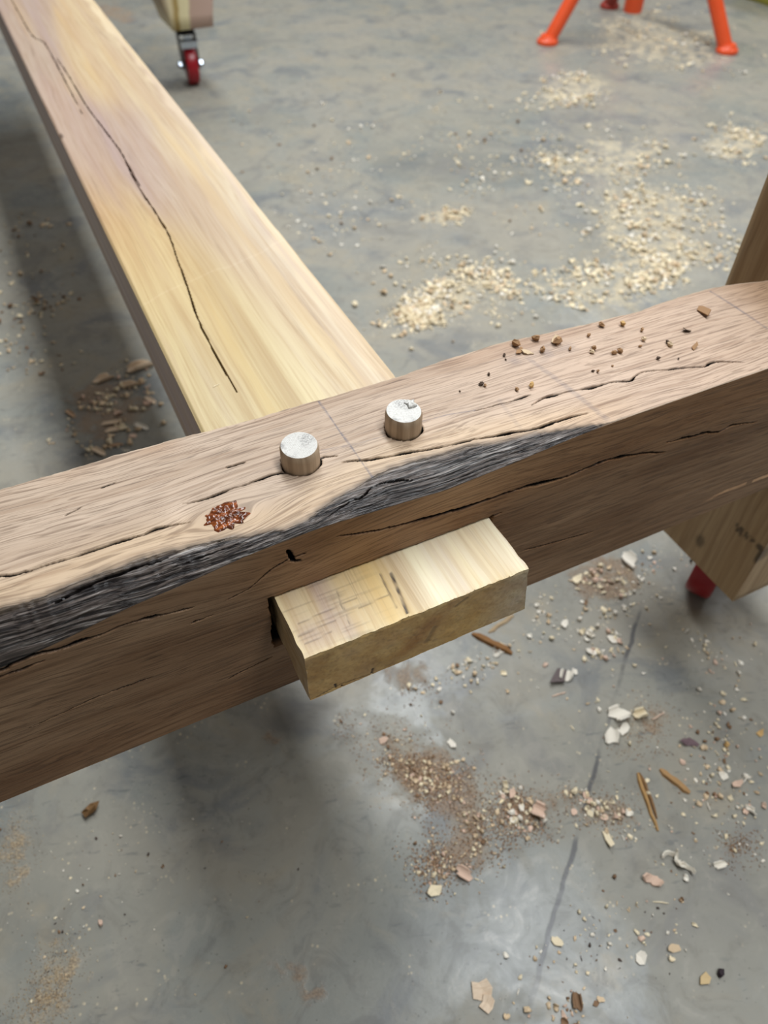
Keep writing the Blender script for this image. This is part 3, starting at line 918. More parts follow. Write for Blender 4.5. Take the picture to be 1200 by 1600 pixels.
# tenon end: a slightly barrelled block, chiselled, sawn end grain
def tenon():
    nx, ny, nz = 190, 70, 60
    x0, x1, y0, y1, z0, z1 = .0578, .2012, .2088, .277, .3888, .4346
    cl = {'V': [], 'F': [], 'C': [], 'S': [], 'K': [], 'G': []}
    base = 0
    def face(P, C, S, K):
        nonlocal base
        nu, nv = P.shape[:2]
        cl['V'].append(P.reshape(-1, 3)); cl['C'].append(C.reshape(-1, 3)); cl['S'].append(S.ravel()); cl['K'].append(K.ravel())
        cl['F'].append(grid_faces(nu, nv) + base)
        base += nu * nv
    def shape(P):
        X, Y, Z = P[..., 0].copy(), P[..., 1].copy(), P[..., 2].copy()
        # arris rounding / wear
        f = 1 - sstep(0, .0022, Y - y0)
        u = (X - x0) / (x1 - x0)
        Y = Y + .00012 * vnoise(X * 200, Z * 200) * f + .0003 * (np.abs(Z - z1) < .0012) * (1 + vnoise(X * 300, 2.0)) * f
        Z = Z - .0003 * f * (np.abs(Z - z1) < .004) * (1 + .6 * vnoise(X * 260, 5.0)) + .0003 * vnoise(X * 60, 9.0) * (np.abs(Z - z0) < .002) + (np.abs(Z - z0) < .002) * .0016 * u
        X = X + .0006 * vnoise(Y * 150, Z * 110) * (np.minimum(np.abs(X - x0), np.abs(X - x1)) < .001) + .0042 * sstep(z1, z0, Z) * (X > x1 - .03) * (X - x1 + .03) / .03 * f
        return np.stack([X, Y, Z], -1)
    us = np.linspace(0, 1, nx); vs = np.linspace(0, 1, ny); ws = np.linspace(0, 1, nz)
    # top
    U, Vv = np.meshgrid(us, vs, indexing='ij')
    P = shape(np.stack([x0 + (x1 - x0) * U, y0 + (y1 - y0) * Vv, z1 + 0 * U], -1))
    X, Y = P[..., 0], P[..., 1]
    light = np.array(lin((236, 224, 192))); mid_ = np.array(lin((214, 194, 154))); pink = np.array(lin((184, 160, 142))); yel = np.array(lin((222, 196, 138)))
    a = sstep(.105, .165, X + .012 * vnoise(X * 70, Y * 18))
    C = mid_ * (1 - a[..., None]) + light * a[..., None]
    pk = np.clip(np.exp(-((X - .083) / .016) ** 2) * (.5 + .7 * vnoise(X * 150, Y * 30 + 4)) + .6 * np.exp(-(((X - .066) / .012) ** 2 + ((Y - .222) / .010) ** 2)), 0, .85)
    C = C * (1 - pk[..., None]) + pink * pk[..., None]
    ye = np.clip(np.exp(-((X - .110) / .012) ** 2) * .7 + .4 * sstep(.0, .5, vnoise(X * 90, Y * 6)) , 0, .7)
    C = C * (1 - ye[..., None]) + yel * ye[..., None]
    fr = np.exp(-(Y - y0) / .0022) * .7 + .8 * np.exp(-(X - x0) / .003) * (Y > .212)
    fr = np.clip(fr, 0, .85)
    C = C * (1 - fr[..., None]) + np.array(lin((232, 214, 166))) * fr[..., None]
    S = np.zeros(X.shape)
    for p, w, s in (([(.1195, .243), (.1180, .226), (.1175, .218)], .0007, .75), ([(.1255, .241), (.1235, .226), (.1215, .212)], .0011, .9), ([(.0915, .243), (.0895, .232), (.0905, .228)], .0006, .55), ([(.0895, .226), (.089, .219)], .0004, .5)):
        d, q = pdist(X, Y, p)
        S = np.maximum(S, s * (1 - sstep(.4, 1.3, d / w)) * (.75 + .5 * vnoise(X * 700, Y * 250)))
    for k, (ya, xa, xb) in enumerate(((.2235, .060, .083), (.2315, .0625, .100), (.2175, .061, .078), (.2265, .098, .118))):
        d = np.abs(Y - ya - .06 * (X - xa))
        S = np.maximum(S, .45 * (1 - sstep(.0002, .0006, d)) * (X > xa) * (X < xb))
    cross = sstep(.25, .6, vnoise(X * 45, Y * 900)) * .25 * sstep(.13, .09, X)
    S = np.maximum(S, cross)
    K = np.zeros(X.shape)
    P[..., 2] -= S * .0005
    face(P, C, S, K)
    # front (end grain)
    U, Wv = np.meshgrid(us, ws, indexing='ij')
    P = shape(np.stack([x0 + (x1 - x0) * U, y0 + 0 * U, z0 + (z1 - z0) * Wv], -1))
    X, Z = P[..., 0], P[..., 2]
    n1 = fbm(X * 30, Z * 40, 2, 4)
    C = np.array(lin((210, 176, 116))) * (1 - sstep(-.2, .6, n1)[..., None] * .5) + np.array(lin((158, 122, 70))) * (sstep(-.2, .6, n1)[..., None] * .5)
    gr = sstep(.165, .20, X) * .7
    C = C * (1 - gr[..., None]) + np.array(lin((200, 188, 166))) * gr[..., None]
    rd = .8 * np.exp(-(((X - .128 - (Z - .41) * .8) / .010) ** 2)) * (.5 + .6 * vnoise(X * 120, Z * 60))
    rd = np.clip(rd, 0, .8)
    C = C * (1 - rd[..., None]) + np.array(lin((146, 92, 42))) * rd[..., None]
    tp = np.exp(-(z1 - Z) / .0016) * .5
    C = C * (1 - tp[..., None]) + np.array(lin((225, 208, 160))) * tp[..., None]
    S = np.zeros(X.shape)
    for p, w, s in (([(.074, .3955), (.0745, .3915)], .0008, 1), ([(.0985, .3945), (.0975, .3895)], .0008, 1), ([(.0975, .390), (.088, .3915), (.074, .393), (.062, .3895)], .0004, .7), ([(.152, .426), (.159, .430)], .0014, .45), ([(.139, .412), (.134, .400)], .0020, .4), ([(.078, .391), (.079, .3885)], .0006, .8)):
        d, q = pdist(X, Z, p)
        S = np.maximum(S, s * (1 - sstep(.4, 1.3, d / w)))
    S = np.maximum(S, .16 * sstep(.35, .8, vnoise(X * 600, Z * 600)))
    P[..., 1] += S * .0008 + .0003 * fbm(X * 200, Z * 200, 1, 3)
    face(P[:, ::-1][::-1][:, ::-1], C[::-1], S[::-1], 0 * S)
    # left and right cheeks
    for xx, flip in ((x0, False), (x1, True)):
        Vv, Wv = np.meshgrid(vs, ws, indexing='ij')
        P = shape(np.stack([xx + 0 * Vv, y0 + (y1 - y0) * Vv, z0 + (z1 - z0) * Wv], -1))
        C = np.tile(np.array(lin((206, 182, 140))), P.shape[:2] + (1,))
        tp = np.exp(-(z1 - P[..., 2]) / .004) * .6
        C = C * (1 - tp[..., None]) + np.array(lin((232, 214, 166))) * tp[..., None]
        S = .3 * sstep(.3, .7, vnoise(P[..., 1] * 60, P[..., 2] * 500))
        if flip:
            P, C, S = P[::-1], C[::-1], S[::-1]
        face(P[::-1], C[::-1], S[::-1], 0 * S)
    # underside and hidden back
    U, Vv = np.meshgrid(us[::6], vs[::6], indexing='ij')
    P = shape(np.stack([x0 + (x1 - x0) * U, y0 + (y1 - y0) * Vv, z0 + 0 * U], -1))[::-1]
    face(P, np.tile(np.array(lin((200, 176, 130))), P.shape[:2] + (1,)), 0 * U, 0 * U)
    V = np.concatenate(cl['V'])
    me = new_mesh('tenon_end', V, np.concatenate(cl['F']), (M_MAPLE,), True, dict(gc=V, col=np.concatenate(cl['C']), crack=np.concatenate(cl['K']), scratch=np.concatenate(cl['S'])))
    bmt = bmesh.new()
    bmt.from_mesh(me)
    bmesh.ops.remove_doubles(bmt, verts=bmt.verts, dist=.00005)
    bmesh.ops.recalc_face_normals(bmt, faces=bmt.faces)
    for e in bmt.edges:
        if len(e.link_faces) == 2 and e.calc_face_angle(0) > .8:
            e.smooth = False
    bmt.to_mesh(me)
    bmt.free()
    return me


tn = link('tenon_end', tenon(), plank)
tn.matrix_parent_inverse = plank_inv
tag(tn, 'rough squared tenon end poking out of the dark mortise')

# ------------------------------------------------------------------ posts
def post_mesh(name, x0, x1, y0, y1, z0, z1, chamfer=0.0, notch=None, stain=None):
    """square timber; sides as fine grids so that marks can sit on them"""
    V, Fs, S = [], [], []
    base = 0
    def quad(o, du, dv, nu, nv):
        nonlocal base
        U, W_ = np.meshgrid(np.linspace(0, 1, nu), np.linspace(0, 1, nv), indexing='ij')
        P = np.array(o) + U[..., None] * np.array(du) + W_[..., None] * np.array(dv)
        st = stain(P) if stain else np.zeros(P.shape[:2])
        V.append(P.reshape(-1, 3)); S.append(st.ravel()); Fs.append(grid_faces(nu, nv) + base)
        base += nu * nv
    dx, dy, dz = x1 - x0, y1 - y0, z1 - z0
    nz_ = int(max(2, dz / .0025)) if stain else 20
    ny_ = int(max(2, dy / .0025)) if stain else 8
    quad((x0, y1, z0), (0, -dy, 0), (0, 0, dz), ny_, nz_)
    quad((x0, y0, z0), (dx, 0, 0), (0, 0, dz), 8, 20)
    quad((x1, y0, z0), (0, dy, 0), (0, 0, dz), 8, 20)
    quad((x1, y1, z0), (-dx, 0, 0), (0, 0, dz), 8, 20)
    quad((x0, y0, z1), (dx, 0, 0), (0, dy, 0), 8, 8)
    quad((x0, y1, z0), (dx, 0, 0), (0, -dy, 0), 8, 8)
    V = np.concatenate(V)
    if chamfer:
        c = np.array(((x0 + x1) / 2, (y0 + y1) / 2))
        low = sstep(z0 + .09, z0, V[:, 2])
        V[:, 0] += np.sign(c[0] - V[:, 0]) * chamfer * low * (np.abs(V[:, 0] - c[0]) > dx * .45)
        V[:, 0] += chamfer * 1.2 * low * (V[:, 0] < x0 + dx * .3)
    me = new_mesh(name, V, np.concatenate(Fs), (M_POST,), False, dict(stain=np.concatenate(S)))
    b = bmesh.new()
    b.from_mesh(me)
    bmesh.ops.remove_doubles(b, verts=b.verts, dist=.00005)
    bmesh.ops.recalc_face_normals(b, faces=b.faces)
    b.to_mesh(me)
    b.free()
    return me


def post_marks(P):
    y, z = P[..., 1], P[..., 2]
    m = np.zeros(y.shape)
    for (pts, w) in (([(.2893, .2282), (.2873, .2222)], .0013), ([(.2838, .2285), (.2822, .2212)], .0021), ([(.2768, .2290), (.2752, .2232)], .0017), ([(.2704, .2288), (.2696, .2250)], .0011), ([(.2672, .2285), (.2664, .2262)], .0008)):
        d, q = pdist(y, z, pts)
        m = np.maximum(m, .75 * (1 - sstep(.6, 1.7, d / w)))
    n = fbm(y * 90, z * 90, 3, 3)
    for cy, cz, ry, rz_, s in ((.2575, .2262, .0045, .004, .8), (.2545, .216, .003, .012, .75), (.318, .172, .006, .010, .6)):
        m = np.maximum(m, s * (1 - sstep(.6, 1.3, np.hypot((y - cy) / ry, (z - cz) / rz_) + .4 * n)))
    return m * (P[..., 0] < .545)


post = bpy.data.objects.new('timber_post', None)
COL.objects.link(post)
post.location = (.615, .33, .142)
tag(post, 'near square timber post with small dark marks, standing under and behind the oak crossbar', 'post')
pinv = Matrix.Translation(-Vector(post.location))
for nm, me in (('lower_post', post_mesh('lower_post', .540, .694, .2537, .4060, .1420, .3368, stain=post_marks)), ('upper_post', post_mesh('upper_post', .540, .694, .3520, .4060, .3372, .95)), ('post_cap', post_mesh('post_cap', .540, .694, .2537, .3519, .4850, .95))):
    q = link(nm, me, post)
    q.matrix_parent_inverse = pinv

farp = link('timber_post', post_mesh('far_post', -.076, .076, -.076, .076, 0, .62, .012))
farp.location = (.566, 2.452, .158)
tag(farp, 'far pale timber post on a red wheeled caster beside the plank', 'post')
# bark-edged corner of the far post
t = NT('far_post_wood')
o_ = t.obj()
sx = t.n('ShaderNodeSeparateXYZ', {0: o_}).outputs[0]
wv_ = t.math('ADD', sx, t.math('MULTIPLY', t.noise(t.scale(o_, (6, 6, 10)), 1, 3), .03))
c_ = t.ramp(t.step(wv_, -.075, .10), [(.0, lin((150, 130, 110))), (.14, lin((214, 200, 162))), (.24, lin((150, 120, 50))), (.32, lin((216, 204, 162))), (.52, lin((222, 210, 168))), (.58, lin((184, 156, 140))), (1.0, lin((190, 162, 148)))])
M_FARP = t.done(c_, .55, spec=.35)
farp.data.materials[0] = M_FARP

# ------------------------------------------------------------------ casters
def caster(loc, rz, H, R, label, dim=1.0):
    root = bpy.data.objects.new('caster', None)
    COL.objects.link(root)
    root.location = loc
    root.rotation_euler = (0, 0, rz)
    tag(root, label, 'caster', 'red wheeled casters')
    off = .022                       # trail of the wheel behind the swivel
    w = .016
    m = MB(); m.box((0, off, H - .003), (.082, .090, .006), 0, .0015)
    p = m.obj('top_plate', M_BLACK, root)
    for sx in (-1, 1):
        for sy in (-1, 1):
            m = MB()
            m.lathe([(.0055, 0), (.0055, .004), (.003, .0055)], (sx * .030, off + sy * .034, H - .0115), n=6)
            m.obj('plate_bolt', M_ZINC, p)
    m = MB(); m.lathe([(.024, H - .026), (.031, H - .022), (.031, H - .012), (.026, H - .006)], (0, off, 0), n=32)
    m.obj('swivel_race', M_BLACK, root, True)
    m = MB()
    for s in (-1, 1):
        x = s * .0235
        prof = [(-.016, H - .026), (.050, H - .026), (.046, H - .045), (.014, R - .012), (-.012, R - .012), (-.016, R + .01)]
        V = [(x - .0015, y, z) for y, z in prof] + [(x + .0015, y, z) for y, z in prof]
        n = len(prof)
        m.add(V, [tuple(range(n)), tuple(reversed(range(n, 2 * n)))] + [(k, k + n, (k + 1) % n + n, (k + 1) % n) for k in range(n)])
    m.box((0, .017, H - .0265), (.050, .066, .003))
    m.obj('fork', M_BLACK, root)
    m = MB()
    q = w
    m.lathe([(R * .62, -q), (R * .93, -q), (R * .985, -q * .80), (R, -q * .45), (R, q * .45), (R * .985, q * .80), (R * .93, q), (R * .62, q)], (0, 0, R), 'X', 44, True)
    whl = m.obj('wheel', M_RED, root, True)
    m = MB()
    m.lathe([(R * .63, -q * .85), (R * .60, -q * .5), (R * .28, -q * .5), (R * .24, -q * 1.05), (R * .24, q * 1.05), (R * .28, q * .5), (R * .60, q * .5), (R * .63, q * .85)], (0, 0, R), 'X', 32)
    m.obj('hub', M_BLACK, whl, True)
    m = MB()
    m.lathe([(.0052, -.036), (.0052, .036)], (0, 0, R), 'X', 16)
    for s in (-1, 1):
        m.lathe([(.0098, s * .026), (.0098, s * .034), (.0070, s * .0375)], (0, 0, R), 'X', 6)
    m.obj('axle_bolt', M_ZINC, root, True)
    m = MB()
    m.box((0, -.026, H - .040), (.052, .026, .0035), 0, .001)
    m.box((0, -.037, H - .048), (.044, .003, .018), 0, .001)
    m.box((0, -.020, H - .030), (.022, .018, .012), 0, .002)
    m.obj('brake_pedal', M_ZINC, root)
    return root


caster((.5674, 2.452, 0), -.12, .158, .052, 'far red wheeled caster under the pale post beside the plank')
caster((.644, .350, 0), -1.08, .142, .050, 'near red wheeled caster mostly hidden behind the marked timber post')

# ------------------------------------------------------------------ orange tripod stand
trip = bpy.data.objects.new('tripod_stand', None)
COL.objects.link(trip)
trip.location = (2.08, 2.32, 0)
tag(trip, 'orange tubular tripod work stand standing on the concrete at the back', 'stand')
hub = Vector((0, 0, .56))
for k, (fx, fy, mt) in enumerate(((1.758, 2.341, M_ORANGE), (2.2525, 2.020, M_ORANGE), (2.2237, 2.610, M_RED_SHADE))):
    ft = Vector((fx - 2.08, fy - 2.32, 0))
    d = (hub - ft).normalized()
    m = MB()
    m.tube(ft + d * .012, hub, .0225, .0215, 24)
    lg = m.obj('leg', mt, trip, True)
    m = MB()
    m.lathe([(.0340, 0), (.0360, .004), (.0345, .012), (.0270, .018), (.0235, .026)], tuple(ft), n=28)
    m.obj('foot', mt, lg, True)
m = MB()
m.lathe([(.030, .066), (.0315, .070), (.0315, .70)], n=28)
m.obj('centre_column', M_ORANGE, trip, True)
m = MB()
m.lathe([(.036, .50), (.052, .515), (.052, .575), (.036, .59)], n=28)
m.obj('hub_collar', M_ORANGE, trip, True)
m = MB()
m.tube((.052, 0, .545), (.095, 0, .545), .006, .006, 12)
m.lathe([(.004, .088), (.016, .092), (.016, .106), (.010, .112)], (0, 0, .545), 'X', 16)
m.obj('clamp_knob', M_BLACK, trip, True)
m = MB()
m.lathe([(.024, .70), (.024, .80)], n=20)
m.box((0, 0, .806), (.34, .05, .012), .4, .003)
m.obj('support_head', M_ORANGE, trip, True)

# olive tub at the edge of the picture
m = MB()
cx, cy = 2.95, 2.42
V = []
for z, s in ((0, .145), (.012, .150), (.25, .172), (.26, .180), (.275, .180), (.275, .165), (.02, .142)):
    for k in range(8):
        a = math.pi / 4 * (k // 2) * 2 + math.pi / 4 + (-.14 if k % 2 == 0 else .14)
        V.append((cx + s * 1.3 * math.cos(a), cy + s * 1.3 * math.sin(a), z))
Fs = [(r * 8 + k, r * 8 + (k + 1) % 8, (r + 1) * 8 + (k + 1) % 8, (r + 1) * 8 + k) for r in range(6) for k in range(8)] + [tuple(reversed(range(8))), tuple(range(48, 56))]
m.add(V, Fs)
tag(m.obj('olive_tub', M_OLIVE), 'olive green plastic tub standing on the floor at the edge behind the tripod stand', 'tub')

# ------------------------------------------------------------------ loose wood: chips, shavings, splinters, crumbs
TINTS = {'cream': (236, 223, 192), 'white': (238, 233, 220), 'tan': (214, 192, 160), 'pinkish': (218, 190, 170), 'ochre': (206, 170, 112), 'brown': (134, 106, 80), 'dark': (78, 66, 60)}


def prism(poly, bend, th, twist=0.0):
    """a thin bent flake from a flat outline"""
    n = len(poly)
    def pt(x, y, h):
        if bend > 1e-6:
            a = x * bend
            r = 1 / bend
            return ((r + h) * math.sin(a), y, r - (r - h) * math.cos(a) if False else (r - (r - h) * math.cos(a)))
        return (x, y, h + twist * x * y)
    V = [pt(x, y, 0) for x, y in poly] + [pt(x, y, th) for x, y in poly]
    c0, c1 = 2 * n, 2 * n + 1
    mx = sum(p[0] for p in poly) / n
    my = sum(p[1] for p in poly) / n
    V += [pt(mx, my, 0), pt(mx, my, th)]
    Fs = [(c0, (k + 1) % n, k) for k in range(n)] + [(c1, n + k, n + (k + 1) % n) for k in range(n)] + [(k, (k + 1) % n, n + (k + 1) % n, n + k) for k in range(n)]
    return V, Fs


def a_flake(rnd):
    n = rnd.randint(7, 9)
    poly = []
    sq = rnd.uniform(.5, .85)
    for k in range(n):
        a = 2 * math.pi * (k + rnd.uniform(-.35, .35)) / n
        r = rnd.uniform(.28, .56)
        poly.append((r * math.cos(a), r * math.sin(a) * sq))
    return prism(poly, rnd.choice((0, .9, 1.5)), .07, rnd.uniform(-.5, .5))


def a_curl(rnd, turn=None, w=None):
    turn = turn or rnd.uniform(1.6, 4.4)
    w = w or rnd.uniform(.35, .8)
    n = 7
    r = 1.0 / max(turn, 1.0) * .62
    V, Fs = [], []
    for k in range(n):
        a = turn * k / (n - 1) - turn / 2
        rr = r * (1 + .25 * k / n)
        sk = .18 * k / n + rnd.uniform(-.08, .08)
        e = 1 - .55 * abs(2 * k / (n - 1) - 1) ** 2.5 * rnd.uniform(.5, 1.2)
        for (h, y) in ((0, -w / 2), (0, w / 2), (.06, w / 2), (.06, -w / 2)):
            V.append(((rr - h) * math.sin(a), y * e * rnd.uniform(.75, 1.2) + sk, r - (rr - h) * math.cos(a)))
    for k in range(n - 1):
        for j in range(4):
            Fs.append((k * 4 + j, (k + 1) * 4 + j, (k + 1) * 4 + (j + 1) % 4, k * 4 + (j + 1) % 4))
    Fs += [(0, 1, 2, 3), (4 * n - 1, 4 * n - 2, 4 * n - 3, 4 * n - 4)]
    return V, Fs


def a_sliver(rnd, n=6, wid=.10, hgt=.07, splits=0):
    V, Fs = [], []
    for k in range(n):
        x = k / (n - 1) - .5
        ww = wid * (1 - .55 * (abs(2 * x) ** 7)) * rnd.uniform(.78, 1.15)
        hh = hgt * (1 - .4 * abs(2 * x) ** 7) * rnd.uniform(.8, 1.15)
        o = rnd.uniform(-.02, .02)
        V += [(x, o - ww / 2, 0), (x, o + ww / 2, 0), (x, o + ww * .4, hh), (x, o - ww * .3, hh * .9)]
    for k in range(n - 1):
        for j in range(4):
            Fs.append((k * 4 + j, (k + 1) * 4 + j, (k + 1) * 4 + (j + 1) % 4, k * 4 + (j + 1) % 4))
    Fs += [(0, 1, 2, 3), (4 * n - 1, 4 * n - 2, 4 * n - 3, 4 * n - 4)]
    return V, Fs


def a_crumb(rnd):
    V = []
    for sz in (-1, 0, 1):
        for k in range(5):
            a = 2 * math.pi * k / 5 + sz * .4
            r = (.5 if sz == 0 else .3) * rnd.uniform(.6, 1.2)
            V.append((r * math.cos(a), r * math.sin(a) * .8, .28 + sz * .28 * rnd.uniform(.6, 1.1)))
    Fs = [tuple(reversed(range(5))), tuple(range(10, 15))]
    for r in range(2):
        Fs += [(r * 5 + k, r * 5 + (k + 1) % 5, r * 5 + 5 + (k + 1) % 5, r * 5 + 5 + k) for k in range(5)]
    return V, Fs


def norm(V):
    V = np.array(V, float)
    V[:, 2] -= V[:, 2].min()
    V[:, :2] -= (V[:, :2].max(0) + V[:, :2].min(0)) / 2
    s = max(V[:, 0].max() - V[:, 0].min(), V[:, 1].max() - V[:, 1].min())
    return V / s


rnd = random.Random(5)
ARCH = []
for i in range(5):
    ARCH.append(('flake', *a_flake(rnd)))
for i in range(4):
    ARCH.append(('curl', *a_curl(rnd)))
for i in range(2):
    ARCH.append(('sliver', *a_sliver(rnd, 5, .22, .12)))
for i in range(3):
    ARCH.append(('crumb', *a_crumb(rnd)))
ARCH = [(k, norm(V), Fs) for k, V, Fs in ARCH]
CACHE = {}


def loose_mesh(i, tint, nm):
    if (i, tint, nm) not in CACHE:
        k, V, Fs = ARCH[i]
        c = np.tile(np.array(lin(TINTS[tint])) * (0.9 + .2 * rnd.random()), (len(V), 1))
        CACHE[(i, tint, nm)] = new_mesh(nm, V, Fs, (M_CHIP,), False, dict(col=c))
    return CACHE[(i, tint, nm)]


def single(name, VF, tint, loc, size, rz, label, cat, tilt=(0, 0), sc=(1, 1, 1), group=None):
    V = norm(VF[0])
    me = new_mesh(name, V, VF[1], (M_CHIP,), False, dict(col=np.tile(np.array(lin(TINTS[tint] if isinstance(tint, str) else tint)), (len(V), 1))))
    o = link(name, me)
    o.rotation_euler = (tilt[0], tilt[1], rz)
    o.scale = (size * sc[0], size * sc[1], size * sc[2])
    Rm = Matrix.Rotation(rz, 3, 'Z') @ Matrix.Rotation(tilt[1], 3, 'Y') @ Matrix.Rotation(tilt[0], 3, 'X')
    low = min((Rm @ Vector((p[0] * o.scale[0], p[1] * o.scale[1], p[2] * o.scale[2])))[2] for p in V)
    o.location = (loc[0], loc[1], loc[2] - low)
    tag(o, label, cat, group)
    return o


# the remembered pieces on the floor
def span(a, b):
    d = (b[0] - a[0], b[1] - a[1])
    return ((a[0] + b[0]) / 2, (a[1] + b[1]) / 2, 0), math.hypot(*d), math.atan2(d[1], d[0])


l, s, a = span((.4024, .1809), (.3830, .1225))
spl = bpy.data.objects.new('wood_splinter', None)
COL.objects.link(spl)
spl.location = l
spl.rotation_euler = (0, 0, a)
tag(spl, 'long forked brown splinter lying alone on the concrete beside a shorter one', 'splinter')
for k, (dy, ln, ox) in enumerate(((.0022, .80, -.006), (-.0022, 1.0, 0))):
    V, Fs = a_sliver(rnd, 8, .075, .055)
    V = norm(V) * s * ln
    V[:, 1] *= .95
    V[:, 0] += ox
    V[:, 1] += dy
    link('prong', new_mesh('prong', V, Fs, (M_CHIP,), False, dict(col=np.tile(np.array(lin((172, 136, 86) if k else (128, 96, 60))), (len(V), 1)))), spl)
l, s, a = span((.4254, .1738), (.4372, .1394))
single('wood_splinter', a_sliver(rnd, 7, .20, .11), (172, 136, 92), l, s, a, 'short stout brown splinter lying beside the long forked one', 'splinter')
l, s, a = span((.3309, .4127), (.3596, .3664))
single('wood_splinter', a_sliver(rnd, 7, .16, .09), (140, 100, 58), l, s, a, 'brown splinter on the floor just beyond the corner of the tenon', 'splinter')
l, s, a = span((.350, .4048), (.3915, .4135))
single('wood_splinter', a_sliver(rnd, 7, .14, .05), (176, 154, 122), l, s, a, 'thin pale sliver lying against the brown splinter beyond the tenon', 'splinter')
# white forked curl
w = bpy.data.objects.new('wood_shaving', None)
COL.objects.link(w)
w.location = (.3779, .0927, 0)
w.rotation_euler = (0, 0, -.9)
tag(w, 'white forked stringy shaving curled on the floor below the two splinters', 'shaving')
for k, (x, y, r, q, tn_) in enumerate(((-.008, .004, .4, .016, 2.4), (0, 0, 2.1, .018, 2.8), (.011, -.001, -.3, .018, 2.2))):
    V, Fs = a_curl(rnd, tn_, .20)
    V = norm(V) * q
    V = V @ np.array(((1, 0, 0), (0, .5, .6), (0, -.6, .5)))
    V[:, 2] -= V[:, 2].min()
    o = link('strand', new_mesh('strand', V, Fs, (M_CHIP,), False, dict(col=np.tile(np.array(lin((226, 220, 205))), (len(V), 1)))), w)
    o.location = (x, y, 0)
    o.rotation_euler = (0, 0, r)
single('wood_shaving', a_curl(rnd, 1.8, .9), 'pinkish', (.1811, .174, 0), .020, .6, 'large pinkish curled shaving at the lower tip of the sawdust patch', 'shaving', (.3, -.3))
c2 = bpy.data.objects.new('wood_chip', None)
COL.objects.link(c2)
c2.location = (.1468, .0781, 0)
c2.rotation_euler = (0, 0, -.5)
tag(c2, 'biggest pale tan chip, split in two lobes, on the bare blue grey floor', 'chip')
for k, (x, y, q, r) in enumerate(((-.002, .003, .019, .2), (.002, -.007, .014, 1.1))):
    V, Fs = prism([(-.5, -.35), (-.1, -.5), (.35, -.42), (.5, -.05), (.3, .4), (-.1, .28), (-.42, .38)], .9, .10)
    V = norm(V) * q
    o = link('lobe', new_mesh('lobe', V, Fs, (M_CHIP,), False, dict(col=np.tile(np.array(lin((220, 200, 176))), (len(V), 1)))), c2)
    o.location = (x, y, .0005 * k)
    o.rotation_euler = (.12, -.1, r)
single('bark_lump', a_crumb(rnd), (124, 94, 60), (-.1355, .3959, 0), .020, .4, 'brown lump of bark alone on the floor under the left end of the crossbar', 'bark', sc=(1, .8, .8))
single('wood_chip', a_flake(rnd), (112, 92, 98), (.4755, .1849, 0), .022, -.7, 'purplish flat chip on the floor above the short splinter', 'chip', (.15, .1), (1, .7, 1))
single('wood_chip', a_flake(rnd), (104, 94, 94), (.3907, .3127, 0), .028, .5, 'dark grey leaf shaped chip beside the slab joint', 'chip', (-.25, .1), (1, .7, 1))
single('wood_chip', a_flake(rnd), (208, 184, 140), (.3318, .0002, 0), .013, .2, 'yellowish square chip near the floor corner beside a black crumb', 'chip', (.1, .1))
single('dark_crumb', a_crumb(rnd), (48, 38, 44), (.3493, -.0015, 0), .009, .2, 'black crumb beside the yellowish square chip', 'crumb')
